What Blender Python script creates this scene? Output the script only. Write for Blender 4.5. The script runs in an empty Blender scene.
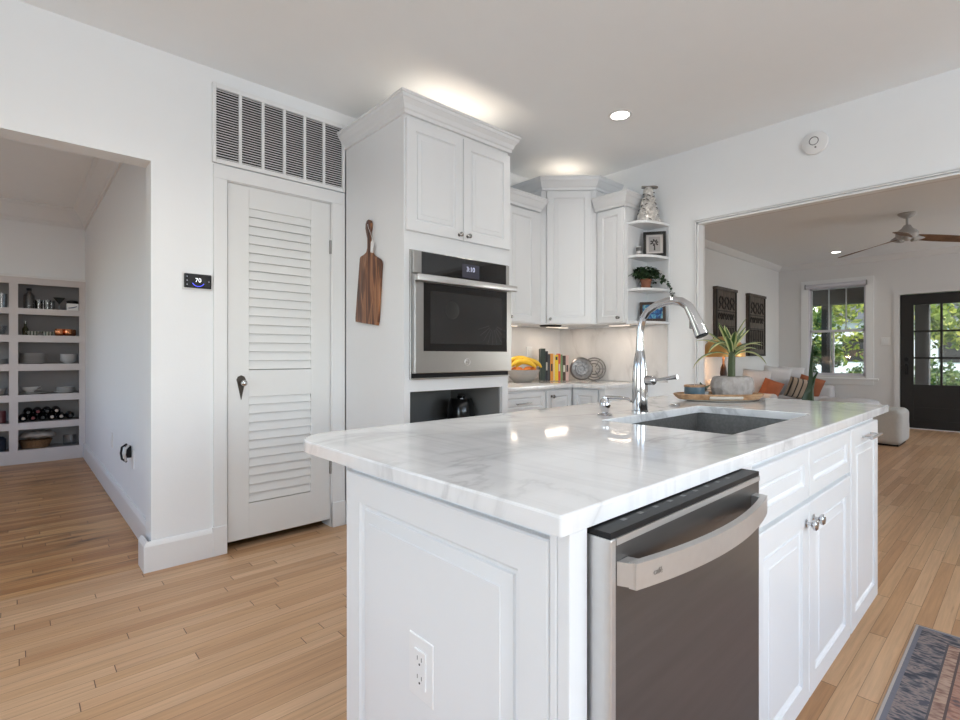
import bpy, bmesh, math, random
from mathutils import Vector, Matrix
random.seed(7)
PI = math.pi
S = bpy.context.scene
COL = S.collection

# ------------------------------------------------------------------ camera
F_PX, YAW, HY, CAMH = 507.65, 0.82876, 355.45, 1.14
cd = bpy.data.cameras.new('camera'); cam = bpy.data.objects.new('camera', cd); COL.objects.link(cam)
cd.sensor_width = 36.0; cd.lens = F_PX / 960 * 36.0
cd.shift_y = (HY - 360) / 960.0
cd.clip_start = 0.02; cd.clip_end = 300
cam.location = (0, 0, CAMH); cam.rotation_euler = (PI / 2, 0, YAW - PI / 2)
S.camera = cam

# ------------------------------------------------------------------ colour management, world, sun, daylight
S.view_settings.view_transform = 'Standard'; S.view_settings.look = 'None'
S.view_settings.gamma = 1.0; S.view_settings.use_curve_mapping = False
S.view_settings.exposure = -0.03
try:
    S.cycles.max_bounces = 10; S.cycles.diffuse_bounces = 5; S.cycles.glossy_bounces = 6
    S.cycles.sample_clamp_indirect = 6.0; S.cycles.caustics_reflective = False; S.cycles.caustics_refractive = False
except Exception: pass
w = bpy.data.worlds.new('sky'); S.world = w; w.use_nodes = True
wn = w.node_tree; bg = wn.nodes['Background']
sky = wn.nodes.new('ShaderNodeTexSky'); sky.sky_type = 'NISHITA'; sky.sun_disc = False
sky.sun_elevation = math.radians(50); sky.sun_rotation = math.radians(120); sky.air_density = 1.0; sky.dust_density = 1.5
wn.links.new(sky.outputs[0], bg.inputs[0]); bg.inputs[1].default_value = 0.8

def light(name, kind, loc, rot, energy, color=(1, 1, 1), size=None, size_y=None, **k):
    l = bpy.data.lights.new(name, kind); l.energy = energy; l.color = color
    if kind == 'AREA':
        l.shape = 'RECTANGLE' if size_y else 'DISK'; l.size = size
        if size_y: l.size_y = size_y
    elif size is not None: l.shadow_soft_size = size
    for a, b in k.items(): setattr(l, a, b)
    o = bpy.data.objects.new(name, l); o.location = loc; o.rotation_euler = rot; COL.objects.link(o); return o
sun = light('sun', 'SUN', (14, -6, 12), (math.radians(42), 0, math.radians(-50)), 8.0, (1.0, .94, .84))
sun.data.angle = math.radians(1.0)
# daylight entering by the kitchen windows behind the photographer
light('daylight_south_window', 'AREA', (0.9, -2.95, 1.45), (-PI / 2 - .70, 0, PI), 100, (.88, .945, 1.0), 3.2, 1.5)
light('daylight_west_window', 'AREA', (-2.75, 0.3, 1.45), (0, -PI / 2 - .62, 0), 36, (.88, .945, 1.0), 1.5, 2.6)
# added fill lamps for the living room and the hall, set at unseen windows
light('living_fill_light', 'AREA', (9.05, -2.95, 1.5), (-PI / 2 - .62, 0, PI), 75, (.92, .96, 1.0), 1.9, 1.5)
light('hall_fill_light', 'AREA', (-2.35, 5.2, 1.5), (0, -PI / 2, 0), 3, (.97, .98, 1.0), 1.4, 2.0)

# ------------------------------------------------------------------ materials
MC = {}
def principled(name, color, rough=.5, metal=0., spec=.5, noise=0., nscale=8., bump=0., bscale=200., coat=0., emit=None, estr=0., trans=0., alpha=1., aniso=None):
    if name in MC: return MC[name]
    m = bpy.data.materials.new(name); m.use_nodes = True; nt = m.node_tree; b = nt.nodes['Principled BSDF']
    c = (*color, 1)
    b.inputs['Base Color'].default_value = c; b.inputs['Roughness'].default_value = rough; b.inputs['Metallic'].default_value = metal
    b.inputs['Specular IOR Level'].default_value = spec; b.inputs['Coat Weight'].default_value = coat
    b.inputs['Transmission Weight'].default_value = trans; b.inputs['Alpha'].default_value = alpha
    if emit: b.inputs['Emission Color'].default_value = (*emit, 1); b.inputs['Emission Strength'].default_value = estr
    tc = nt.nodes.new('ShaderNodeTexCoord')
    n = nt.nodes.new('ShaderNodeTexNoise'); n.inputs['Scale'].default_value = nscale; n.inputs['Detail'].default_value = 5
    mp = nt.nodes.new('ShaderNodeMapping'); nt.links.new(tc.outputs['Object'], mp.inputs[0]); nt.links.new(mp.outputs[0], n.inputs[0])
    if aniso: mp.inputs['Scale'].default_value = aniso
    mx = nt.nodes.new('ShaderNodeMix'); mx.data_type = 'RGBA'
    k = noise if noise else .012
    mx.inputs[6].default_value = tuple(max(0, x * (1 - k)) for x in color) + (1,)
    mx.inputs[7].default_value = tuple(min(1, x * (1 + k)) for x in color) + (1,)
    nt.links.new(n.outputs[0], mx.inputs[0]); nt.links.new(mx.outputs[2], b.inputs['Base Color'])
    if bump:
        n2 = nt.nodes.new('ShaderNodeTexNoise'); n2.inputs['Scale'].default_value = bscale; n2.inputs['Detail'].default_value = 3
        nt.links.new(mp.outputs[0], n2.inputs[0])
        bp = nt.nodes.new('ShaderNodeBump'); bp.inputs['Strength'].default_value = bump; bp.inputs['Distance'].default_value = .003
        nt.links.new(n2.outputs[0], bp.inputs['Height']); nt.links.new(bp.outputs[0], b.inputs['Normal'])
    MC[name] = m; return m

WALL = principled('wall_paint', (.84, .86, .875), .6, bump=.08, bscale=90)
CEIL = principled('ceiling_paint', (.90, .93, .95), .75)
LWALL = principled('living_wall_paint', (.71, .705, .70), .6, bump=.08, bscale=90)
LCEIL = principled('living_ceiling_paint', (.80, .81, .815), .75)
TRIM = principled('trim_paint', (.80, .81, .815), .35)
DOORW = principled('door_paint', (.77, .78, .775), .4)
CAB = principled('cabinet_paint', (.77, .785, .80), .3)
STEEL = principled('brushed_steel', (.42, .415, .405), .30, .9, noise=.10, nscale=60, aniso=(1, 1, 40))
DSTEEL = principled('dark_steel', (.165, .16, .156), .30, .75, noise=.16, nscale=6, aniso=(.6, 1, 8))
BSTEEL = principled('bright_steel', (.60, .595, .59), .30, .7, noise=.05, nscale=60)
CHROME = principled('chrome', (.56, .56, .57), .08, 1.)
NICKEL = principled('nickel', (.32, .31, .30), .18, 1.)
BGLASS = principled('black_glass', (.012, .012, .013), .04, 0., .6)
OVGLASS = principled('oven_window_glass', (.03, .03, .031), .06, 0., .6, noise=.2, nscale=4)
BLACK = principled('black_plastic', (.008, .008, .009), .45, 0., .25)
DARK = principled('dark_void', (.02, .02, .02), .9)
GREYIN = principled('niche_interior', (.24, .24, .235), .5)
WHITEP = principled('white_plastic', (.80, .80, .80), .35)
PORC = principled('white_porcelain', (.62, .61, .60), .2)
BLKDOOR = principled('black_door_paint', (.009, .0075, .007), .5, noise=.2, nscale=20)
COPPER = principled('copper', (.75, .30, .14), .2, 1.)
BRASS = principled('brass_shade', (.75, .42, .14), .35, .6)
TERRA = principled('terracotta', (.28, .11, .06), .7, noise=.1)
LEAF = principled('ivy_leaf', (.022, .055, .020), .5, noise=.4, nscale=30)
LEAF2 = principled('snake_leaf', (.03, .07, .03), .4, noise=.4, nscale=20)
STEM = principled('green_stem', (.055, .075, .025), .5, noise=.3, nscale=40)
GREYBOWL = principled('speckled_grey_glaze', (.36, .34, .32), .45, noise=.25, nscale=120)
SOFA = principled('sofa_fabric', (.62, .60, .60), .9, bump=.3, bscale=300)
CUSHW = principled('white_cushion_fabric', (.66, .65, .66), .9, bump=.3, bscale=250)
RUST = principled('rust_cushion_fabric', (.36, .115, .05), .8, noise=.15, nscale=30)
POUF = principled('pouf_linen', (.50, .49, .46), .9, noise=.08, nscale=40, bump=.4, bscale=300)
CONC = principled('concrete_planter', (.34, .31, .29), .9, noise=.5, nscale=38, bump=.9, bscale=70)
BLUEG = principled('blue_glaze', (.085, .14, .18), .35, noise=.4, nscale=14)
BARK = principled('bark', (.05, .038, .03), .9, noise=.3, nscale=12)
PORCH = principled('porch_shade_tone', (.07, .06, .055), .7)  # dark brown holds the porch's shadow in the colour
GRASS = principled('lawn', (.10, .17, .05), .95, noise=.35, nscale=6)
ROADM = principled('pale_drive', (.55, .55, .56), .9, noise=.1)
HOUSEW = principled('white_siding', (.75, .76, .78), .8)
HROOF = principled('grey_shingles', (.15, .15, .16), .9, noise=.2, nscale=20)
LEDM = principled('lamp_diffuser', (1, 1, 1), .4, emit=(1, .97, .92), estr=14)
GLOW = principled('warm_led_strip', (1, 1, 1), .4, emit=(1, .80, .60), estr=1.3)
DISPW = principled('display_digits', (.6, .65, .8), .4, emit=(.65, .70, 1.0), estr=.35)
SINKM = principled('sink_steel', (.24, .235, .225), .45, .6, noise=.35, nscale=90)

def glass_mat(name, tint=(.95, .97, .97), refl=.08):
    if name in MC: return MC[name]
    m = bpy.data.materials.new(name); m.use_nodes = True; nt = m.node_tree; nt.nodes.clear()
    o = nt.nodes.new('ShaderNodeOutputMaterial'); t = nt.nodes.new('ShaderNodeBsdfTransparent'); g = nt.nodes.new('ShaderNodeBsdfGlossy')
    t.inputs[0].default_value = (*tint, 1); g.inputs['Roughness'].default_value = .02
    mx = nt.nodes.new('ShaderNodeMixShader'); mx.inputs[0].default_value = refl
    nt.links.new(t.outputs[0], mx.inputs[1]); nt.links.new(g.outputs[0], mx.inputs[2]); nt.links.new(mx.outputs[0], o.inputs[0])
    MC[name] = m; return m
PANE = glass_mat('window_glass'); GLASSW = glass_mat('drinking_glass', (.86, .87, .88), .09)

class NT:
    def __init__(s, m): s.t = m.node_tree; s.b = s.t.nodes.get('Principled BSDF')
    def n(s, k, **kw):
        x = s.t.nodes.new(k)
        for a, v in kw.items(): setattr(x, a, v)
        return x
    def l(s, a, b): s.t.links.new(a, b)
    def math(s, op, a, b=None, c=None):
        x = s.n('ShaderNodeMath', operation=op)
        for i, v in enumerate((a, b, c)):
            if v is None: continue
            if isinstance(v, (int, float)): x.inputs[i].default_value = v
            else: s.l(v, x.inputs[i])
        return x.outputs[0]
    def ramp(s, f, stops):
        r = s.n('ShaderNodeValToRGB'); e = r.color_ramp.elements
        while len(e) < len(stops): e.new(.5)
        for q, (p, c) in zip(e, stops): q.position = p; q.color = (*c, 1)
        s.l(f, r.inputs[0]); return r.outputs[0]
    def mix(s, f, a, b, mode='MIX'):
        x = s.n('ShaderNodeMix'); x.data_type = 'RGBA'; x.blend_type = mode
        for i, v in ((0, f), (6, a), (7, b)):
            if isinstance(v, (int, float)): x.inputs[i].default_value = v
            elif isinstance(v, tuple): x.inputs[i].default_value = (*v, 1)
            else: s.l(v, x.inputs[i])
        return x.outputs[2]

def wood_floor(name, stops, contrast, rough, knots=False):
    m = bpy.data.materials.new(name); m.use_nodes = True; N = NT(m)
    tc = N.n('ShaderNodeTexCoord'); sp = N.n('ShaderNodeSeparateXYZ'); N.l(tc.outputs['Object'], sp.inputs[0])
    X, Y = sp.outputs[0], sp.outputs[1]
    ry = N.math('DIVIDE', Y, .0572); row = N.math('FLOOR', ry)
    wn1 = N.n('ShaderNodeTexWhiteNoise', noise_dimensions='1D'); N.l(row, wn1.inputs['W'])
    xx = N.math('DIVIDE', N.math('ADD', X, N.math('MULTIPLY', wn1.outputs[0], 7.0)), .95); cx = N.math('FLOOR', xx)
    cb = N.n('ShaderNodeCombineXYZ'); N.l(row, cb.inputs[0]); N.l(cx, cb.inputs[1])
    wn2 = N.n('ShaderNodeTexWhiteNoise', noise_dimensions='2D'); N.l(cb.outputs[0], wn2.inputs[0])
    fy = N.math('FRACT', ry); fx = N.math('FRACT', xx)
    gy = N.math('LESS_THAN', N.math('MINIMUM', fy, N.math('SUBTRACT', 1., fy)), .018)
    gx = N.math('LESS_THAN', fx, .0032)
    gap = N.math('MAXIMUM', gy, gx)
    gapf = N.math('MAXIMUM', N.math('MULTIPLY', gy, .55), N.math('MULTIPLY', gx, .9))
    cb2 = N.n('ShaderNodeCombineXYZ'); N.l(N.math('MULTIPLY', X, 1.6), cb2.inputs[0]); N.l(N.math('MULTIPLY', Y, 42.), cb2.inputs[1]); N.l(N.math('MULTIPLY', wn2.outputs[0], 50.), cb2.inputs[2])
    nz = N.n('ShaderNodeTexNoise'); nz.inputs['Scale'].default_value = 1.6; nz.inputs['Detail'].default_value = 7; nz.inputs['Roughness'].default_value = .62; nz.inputs['Distortion'].default_value = .5
    N.l(cb2.outputs[0], nz.inputs[0])
    base = N.ramp(wn2.outputs[0], stops)
    gr = N.ramp(nz.outputs[0], [(.30, (contrast,) * 3), (.62, (1.04,) * 3)])
    col = N.mix(1., base, gr, 'MULTIPLY')
    if knots:
        kn = N.n('ShaderNodeTexNoise'); kn.inputs['Scale'].default_value = 2.2; kn.inputs['Detail'].default_value = 5
        mpn = N.n('ShaderNodeMapping'); mpn.inputs['Scale'].default_value = (1, 5, 1); N.l(tc.outputs['Object'], mpn.inputs[0]); N.l(mpn.outputs[0], kn.inputs[0])
        kf = N.ramp(kn.outputs[0], [(.56, (0, 0, 0)), (.74, (1, 1, 1))])
        col = N.mix(kf, col, (.10, .045, .02))
    else:
        kn = N.n('ShaderNodeTexNoise'); kn.inputs['Scale'].default_value = 5; kn.inputs['Detail'].default_value = 6
        mpn = N.n('ShaderNodeMapping'); mpn.inputs['Scale'].default_value = (.6, 6, 1); N.l(tc.outputs['Object'], mpn.inputs[0]); N.l(mpn.outputs[0], kn.inputs[0])
        kf = N.ramp(kn.outputs[0], [(.66, (0, 0, 0)), (.80, (.7, .7, .7))])
        col = N.mix(kf, col, (.25, .13, .07))
    col = N.mix(gapf, col, (.085, .045, .025))
    N.l(col, N.b.inputs['Base Color']); N.b.inputs['Roughness'].default_value = rough
    N.b.inputs['Specular IOR Level'].default_value = .4
    bp = N.n('ShaderNodeBump'); bp.inputs['Strength'].default_value = .25; bp.inputs['Distance'].default_value = .001
    N.l(N.math('SUBTRACT', 1., gap), bp.inputs['Height']); N.l(bp.outputs[0], N.b.inputs['Normal'])
    return m
FLOORM = wood_floor('oak_strip_floor', [(0, (.50, .285, .15)), (.35, (.60, .37, .205)), (.7, (.68, .45, .275)), (1, (.55, .33, .18))], .80, .36)
HALLM = wood_floor('hall_pine_floor', [(0, (.42, .19, .07)), (.4, (.56, .29, .12)), (.75, (.66, .38, .17)), (1, (.46, .23, .09))], .62, .33, True)

def marble(name, base, vein, strength, rough, scale=1.0, ang=.4, streak=True):
    m = bpy.data.materials.new(name); m.use_nodes = True; N = NT(m)
    tc = N.n('ShaderNodeTexCoord'); mp = N.n('ShaderNodeMapping'); mp.inputs['Rotation'].default_value = (.2, .35, ang); mp.inputs['Scale'].default_value = (scale, scale * 2.4, scale)
    N.l(tc.outputs['Object'], mp.inputs[0])
    n1 = N.n('ShaderNodeTexNoise'); n1.inputs['Scale'].default_value = 1.3; n1.inputs['Detail'].default_value = 8; n1.inputs['Roughness'].default_value = .55; n1.inputs['Distortion'].default_value = .9
    N.l(mp.outputs[0], n1.inputs[0])
    v = N.math('ABSOLUTE', N.math('SUBTRACT', n1.outputs[0], .5))
    vf = N.ramp(v, [(0, (strength,) * 3), (.022, (strength * .28,) * 3), (.09, (0, 0, 0))])
    n2 = N.n('ShaderNodeTexNoise'); n2.inputs['Scale'].default_value = 1.1; n2.inputs['Detail'].default_value = 3; N.l(mp.outputs[0], n2.inputs[0])
    mask = N.ramp(n2.outputs[0], [(.42, (.10,) * 3), (.62, (1, 1, 1))])
    f = N.mix(1., vf, mask, 'MULTIPLY')
    n3 = N.n('ShaderNodeTexNoise'); n3.inputs['Scale'].default_value = 3.; n3.inputs['Detail'].default_value = 6; N.l(mp.outputs[0], n3.inputs[0])
    cloud = N.ramp(n3.outputs[0], [(.35, tuple(x * .90 for x in base)), (.6, base)])
    mp2 = N.n('ShaderNodeMapping'); mp2.inputs['Rotation'].default_value = (0, 0, .74); mp2.inputs['Scale'].default_value = (14, .9, 1); N.l(tc.outputs['Object'], mp2.inputs[0])
    n4 = N.n('ShaderNodeTexNoise'); n4.inputs['Scale'].default_value = 2.2; n4.inputs['Detail'].default_value = 5; n4.inputs['Distortion'].default_value = .6; N.l(mp2.outputs[0], n4.inputs[0])
    stk = N.ramp(n4.outputs[0], [(.36, (.925, .925, .93)), (.52, (1, 1, 1))])
    if streak: cloud = N.mix(1., cloud, stk, 'MULTIPLY')
    N.l(N.mix(f, cloud, vein), N.b.inputs['Base Color']); N.b.inputs['Roughness'].default_value = rough
    return m
MARBLE = marble('polished_white_marble', (.84, .845, .85), (.42, .42, .43), .70, .07, .8, 1.2)
SPLASH = marble('marble_backsplash', (.74, .725, .715), (.38, .36, .35), .55, .2, .9, 1.0, False)

def board_mat():
    m = bpy.data.materials.new('striped_walnut'); m.use_nodes = True; N = NT(m)
    tc = N.n('ShaderNodeTexCoord'); mp = N.n('ShaderNodeMapping'); mp.inputs['Scale'].default_value = (1, 16, 1.6); N.l(tc.outputs['Object'], mp.inputs[0])
    n = N.n('ShaderNodeTexNoise'); n.inputs['Scale'].default_value = 1.5; n.inputs['Detail'].default_value = 5; n.inputs['Distortion'].default_value = .6; N.l(mp.outputs[0], n.inputs[0])
    N.l(N.ramp(n.outputs[0], [(.36, (.045, .014, .007)), (.47, (.13, .045, .02)), (.55, (.36, .16, .07)), (.64, (.10, .036, .016))]), N.b.inputs['Base Color'])
    N.b.inputs['Roughness'].default_value = .42; return m
BOARD = board_mat()
def wood_plain(name, a, b, sc=(1, 10, 10), rough=.5):
    m = bpy.data.materials.new(name); m.use_nodes = True; N = NT(m)
    tc = N.n('ShaderNodeTexCoord'); mp = N.n('ShaderNodeMapping'); mp.inputs['Scale'].default_value = sc; N.l(tc.outputs['Object'], mp.inputs[0])
    n = N.n('ShaderNodeTexNoise'); n.inputs['Scale'].default_value = 4; n.inputs['Detail'].default_value = 5; N.l(mp.outputs[0], n.inputs[0])
    N.l(N.ramp(n.outputs[0], [(.35, a), (.65, b)]), N.b.inputs['Base Color']); N.b.inputs['Roughness'].default_value = rough; return m
TRAYW = wood_plain('tray_wood', (.28, .15, .07), (.50, .31, .17))
SIGNW = wood_plain('sign_wood', (.06, .047, .038), (.12, .096, .08), (6, 6, 2), .7)
SIGNL = wood_plain('sign_letter_wood', (.012, .010, .009), (.022, .018, .016), (6, 6, 2), .7)
FANW = wood_plain('fan_blade_wood', (.14, .075, .04), (.22, .125, .07), (3, 3, 3))
WICK = wood_plain('wicker', (.10, .05, .02), (.28, .15, .07), (30, 30, 60), .8)

def leaf_cloud_mat(name, a, b, c):
    m = bpy.data.materials.new(name); m.use_nodes = True; N = NT(m)
    tc = N.n('ShaderNodeTexCoord'); n = N.n('ShaderNodeTexWhiteNoise', noise_dimensions='3D')
    g = N.n('ShaderNodeVectorMath', operation='SNAP'); g.inputs[1].default_value = (.22, .22, .22); N.l(tc.outputs['Object'], g.inputs[0]); N.l(g.outputs[0], n.inputs[0])
    col = N.ramp(n.outputs[0], [(0, a), (.5, b), (1, c)])
    N.l(col, N.b.inputs['Base Color']); N.b.inputs['Roughness'].default_value = .5
    tr = N.n('ShaderNodeBsdfTranslucent'); N.l(col, tr.inputs[0]); mx = N.n('ShaderNodeMixShader'); mx.inputs[0].default_value = .45
    N.l(N.b.outputs[0], mx.inputs[1]); N.l(tr.outputs[0], mx.inputs[2]); N.l(mx.outputs[0], N.t.nodes['Material Output'].inputs[0]); return m
TREEA = leaf_cloud_mat('tree_leaves', (.07, .13, .02), (.30, .36, .06), (.62, .60, .14))
TREEB = leaf_cloud_mat('shrub_leaves', (.03, .08, .02), (.09, .17, .04), (.22, .28, .07))
def stripes(name, a, b, freq, axis=0, duty=.3, rough=.8):
    m = bpy.data.materials.new(name); m.use_nodes = True; N = NT(m)
    tc = N.n('ShaderNodeTexCoord'); sp = N.n('ShaderNodeSeparateXYZ'); N.l(tc.outputs['Object'], sp.inputs[0])
    f = N.math('LESS_THAN', N.math('FRACT', N.math('MULTIPLY', sp.outputs[axis], freq)), duty)
    N.l(N.mix(f, a, b), N.b.inputs['Base Color']); N.b.inputs['Roughness'].default_value = rough; return m
STRIPE = stripes('striped_cushion_fabric', (.42, .33, .25), (.04, .035, .03), 14., 0, .28)
VARIEG = None
def variegated():
    m = bpy.data.materials.new('variegated_leaf'); m.use_nodes = True; N = NT(m)
    uv = N.n('ShaderNodeUVMap'); sp = N.n('ShaderNodeSeparateXYZ'); N.l(uv.outputs[0], sp.inputs[0])
    d = N.math('ABSOLUTE', N.math('SUBTRACT', sp.outputs[0], .5))
    N.l(N.ramp(d, [(0, (.05, .11, .03)), (.22, (.07, .14, .035)), (.30, (.50, .52, .22)), (.5, (.60, .58, .30))]), N.b.inputs['Base Color'])
    N.b.inputs['Roughness'].default_value = .4; return m
VARIEG = variegated()

# ------------------------------------------------------------------ mesh helpers
def wloc(o):
    v = Vector((0, 0, 0))
    while o: v += o.location; o = o.parent
    return v
class MB:
    def __init__(s): s.bm = bmesh.new()
    def box(s, x0, x1, y0, y1, z0, z1, bev=0., seg=2):
        b = bmesh.new(); bmesh.ops.create_cube(b, size=1)
        for v in b.verts: v.co = Vector(((x0 + x1) / 2 + v.co.x * (x1 - x0), (y0 + y1) / 2 + v.co.y * (y1 - y0), (z0 + z1) / 2 + v.co.z * (z1 - z0)))
        if bev: bmesh.ops.bevel(b, geom=b.edges[:], offset=min(bev, abs(x1 - x0) * .49, abs(y1 - y0) * .49, abs(z1 - z0) * .49), segments=seg, affect='EDGES', profile=.5)
        return s.add(b)
    def add(s, b, M=None):
        me = bpy.data.meshes.new('tmp')
        if M is not None: b.transform(M)
        b.to_mesh(me); b.free(); s.bm.from_mesh(me); bpy.data.meshes.remove(me); return s
    def cyl(s, p0, p1, r0, r1=None, seg=24):
        p0, p1 = Vector(p0), Vector(p1); d = p1 - p0; r1 = r0 if r1 is None else r1
        b = bmesh.new(); bmesh.ops.create_cone(b, cap_ends=True, segments=seg, radius1=r0, radius2=r1, depth=d.length)
        return s.add(b, Matrix.Translation((p0 + p1) / 2) @ d.to_track_quat('Z', 'Y').to_matrix().to_4x4())
    def tube(s, pts, r, seg=12, cap=True):
        pts = [Vector(p) for p in pts]; n = len(pts); rs = r if isinstance(r, (list, tuple)) else [r] * n
        rings = []; up = None
        for i, p in enumerate(pts):
            t = (pts[min(i + 1, n - 1)] - pts[max(i - 1, 0)]).normalized()
            if up is None: up = Vector((0, 0, 1)) if abs(t.z) < .9 else Vector((1, 0, 0))
            a = t.cross(up).normalized(); bb = a.cross(t).normalized(); up = bb
            rings.append([s.bm.verts.new(p + (a * math.cos(2 * PI * k / seg) + bb * math.sin(2 * PI * k / seg)) * rs[i]) for k in range(seg)])
        for i in range(n - 1):
            for k in range(seg): s.bm.faces.new((rings[i][k], rings[i][(k + 1) % seg], rings[i + 1][(k + 1) % seg], rings[i + 1][k]))
        if cap:
            s.bm.faces.new(rings[0][::-1]); s.bm.faces.new(rings[-1])
        return s
    def lathe(s, prof, c=(0, 0, 0), seg=32, M=None):
        b = bmesh.new(); rings = []
        for r, z in prof:
            if r < 1e-6: rings.append([b.verts.new((0, 0, z))])
            else: rings.append([b.verts.new((r * math.cos(2 * PI * k / seg), r * math.sin(2 * PI * k / seg), z)) for k in range(seg)])
        for A, B in zip(rings, rings[1:]):
            for k in range(seg):
                q = [A[k % len(A)], A[(k + 1) % len(A)], B[(k + 1) % len(B)], B[k % len(B)]]
                u = []
                for v in q:
                    if v not in u: u.append(v)
                if len(u) > 2: b.faces.new(u)
        T = Matrix.Translation(c)
        return s.add(b, T @ M if M is not None else T)
    def prism(s, poly, z0, z1, M=None, bev=0.):
        b = bmesh.new(); lo = [b.verts.new((x, y, z0)) for x, y in poly]; hi = [b.verts.new((x, y, z1)) for x, y in poly]; n = len(poly)
        b.faces.new(lo[::-1]); b.faces.new(hi)
        for i in range(n): b.faces.new((lo[i], lo[(i + 1) % n], hi[(i + 1) % n], hi[i]))
        bmesh.ops.recalc_face_normals(b, faces=b.faces[:])
        if bev:
            e = [e for e in b.edges if abs(e.verts[0].co.z - e.verts[1].co.z) < 1e-6]
            bmesh.ops.bevel(b, geom=e, offset=bev, segments=3, affect='EDGES', profile=.5)
        return s.add(b, M)
    def sphere(s, c, r, sc=(1, 1, 1), M=None, u=24, v=16):
        b = bmesh.new(); bmesh.ops.create_uvsphere(b, u_segments=u, v_segments=v, radius=r)
        R = Matrix.Diagonal((*sc, 1))
        if M is not None: R = M @ R
        return s.add(b, Matrix.Translation(c) @ R)
    def sweep(s, path, prof, closed=False):
        """prof: [(out,z)], out = to the right of the path direction, mitred corners"""
        P = [Vector((p[0], p[1])) for p in path]; n = len(P); rings = []
        for i in range(n):
            def nrm(a, b): d = (b - a).normalized(); return Vector((d.y, -d.x))
            ns = []
            if i > 0 or closed: ns.append(nrm(P[i - 1], P[i]))
            if i < n - 1 or closed: ns.append(nrm(P[i], P[(i + 1) % n]))
            m = ns[0] if len(ns) == 1 else (ns[0] + ns[1]) / (1 + ns[0].dot(ns[1]))
            rings.append([s.bm.verts.new((P[i].x + m.x * o, P[i].y + m.y * o, z)) for o, z in prof])
        k = len(prof)
        for i in range(n - (0 if closed else 1)):
            A, B = rings[i], rings[(i + 1) % n]
            for j in range(k): s.bm.faces.new((A[j], B[j], B[(j + 1) % k], A[(j + 1) % k]))
        if not closed: s.bm.faces.new(rings[0]); s.bm.faces.new(rings[-1][::-1])
        return s
    def rdoor(s, o, u, w, h, n, t=.019, inset=.055, style='raised'):
        """panelled door: lower-left front-plane corner o of the BACK face, u along width, n outward normal"""
        o, u, n = Vector(o), Vector(u), Vector(n); up = Vector((0, 0, 1))
        e = .003
        rings = [(0, 0), (0, t - e), (e, t), (inset, t), (inset + .002, t - .005), (inset + .009, t - .010), (inset + .014, t - .010), (inset + .016, t - .006), (inset + .040, t - .002), (inset + .042, t)]
        if style == 'flat': rings = rings[:6]
        rs = []
        for ins, dep in rings:
            if 2 * ins > min(w, h) - .01: break
            rs.append([s.bm.verts.new(o + u * a + up * b + n * dep) for a, b in ((ins, ins), (w - ins, ins), (w - ins, h - ins), (ins, h - ins))])
        s.bm.faces.new(rs[0][::-1])
        for A, B in zip(rs, rs[1:]):
            for k in range(4): s.bm.faces.new((A[k], A[(k + 1) % 4], B[(k + 1) % 4], B[k]))
        s.bm.faces.new(rs[-1]); return s
    def build(s, name, mat, parent=None, smooth=None, kind=None, loc=None):
        bmesh.ops.recalc_face_normals(s.bm, faces=s.bm.faces[:])
        me = bpy.data.meshes.new(name)
        off = wloc(parent) if parent else Vector((0, 0, 0))
        if loc is not None: off = off + Vector(loc)
        s.bm.transform(Matrix.Translation(-off))
        s.bm.to_mesh(me); s.bm.free()
        if smooth is not None:
            me.shade_smooth(); me.set_sharp_from_angle(angle=math.radians(smooth))
        if isinstance(mat, (list, tuple)):
            for q in mat: me.materials.append(q)
        else: me.materials.append(mat)
        o = bpy.data.objects.new(name, me); COL.objects.link(o)
        if parent: o.parent = parent
        if loc is not None: o.location = loc
        if kind: o['kind'] = kind
        return o
def tag(o, label, cat, group=None, kind=None):
    if label: o['label'] = label
    if cat: o['category'] = cat
    if group: o['group'] = group
    if kind: o['kind'] = kind
    return o
def thing(name, label, cat, loc=(0, 0, 0), rz=0, group=None):
    o = bpy.data.objects.new(name, None); COL.objects.link(o); o.location = loc; o.rotation_euler = (0, 0, rz); o.empty_display_size = .05
    return tag(o, label, cat, group)
def struct(name, mb, mat, smooth=None): return mb.build(name, mat, None, smooth, 'structure')
def copy_tree(o, parent=None):
    c = o.copy(); COL.objects.link(c)
    if parent: c.parent = parent
    for ch in list(o.children): copy_tree(ch, c)
    return c
def text_bm(txt, size, ext=.0006):
    cu = bpy.data.curves.new('txt', 'FONT'); cu.body = txt; cu.size = size; cu.extrude = ext; cu.align_x = 'CENTER'; cu.align_y = 'CENTER'
    to = bpy.data.objects.new('txt', cu); me = bpy.data.meshes.new_from_object(to); b = bmesh.new(); b.from_mesh(me)
    bpy.data.meshes.remove(me); bpy.data.objects.remove(to); bpy.data.curves.remove(cu); return b
def frame_m(o, u, n):
    """matrix: local x->u, y->up, z->n"""
    u, n = Vector(u).normalized(), Vector(n).normalized(); v = n.cross(u)
    M = Matrix((u, v, n)).transposed().to_4x4(); return Matrix.Translation(o) @ M
def root(name, label, cat, loc, group=None): return thing(name, label, cat, loc, 0, group)

# ================================================================== SETTING
H = 2.775; YW = 3.16; XR = 3.96
struct('floor', MB().box(-2.6, 10.45, -2.8, 3.24, -.08, 0), FLOORM)
o = struct('floor', MB().box(-2.2, 2.0, 3.24, 7.7, -.08, -.001), HALLM)
struct('ceiling', MB().box(-4.3, 4.02, -4.3, 3.30, H, H + .15), CEIL)  # slab runs past the walls as an added overhang that blocks the sun
struct('ceiling', MB().box(4.02, 10.45, -4.3, 3.30, 2.75, H + .15), LCEIL)  # unseen eave added beyond the back wall to keep sun out
struct('ceiling', MB().box(-2.4, 2.0, 3.30, 7.75, 2.75, 2.92), CEIL)
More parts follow.
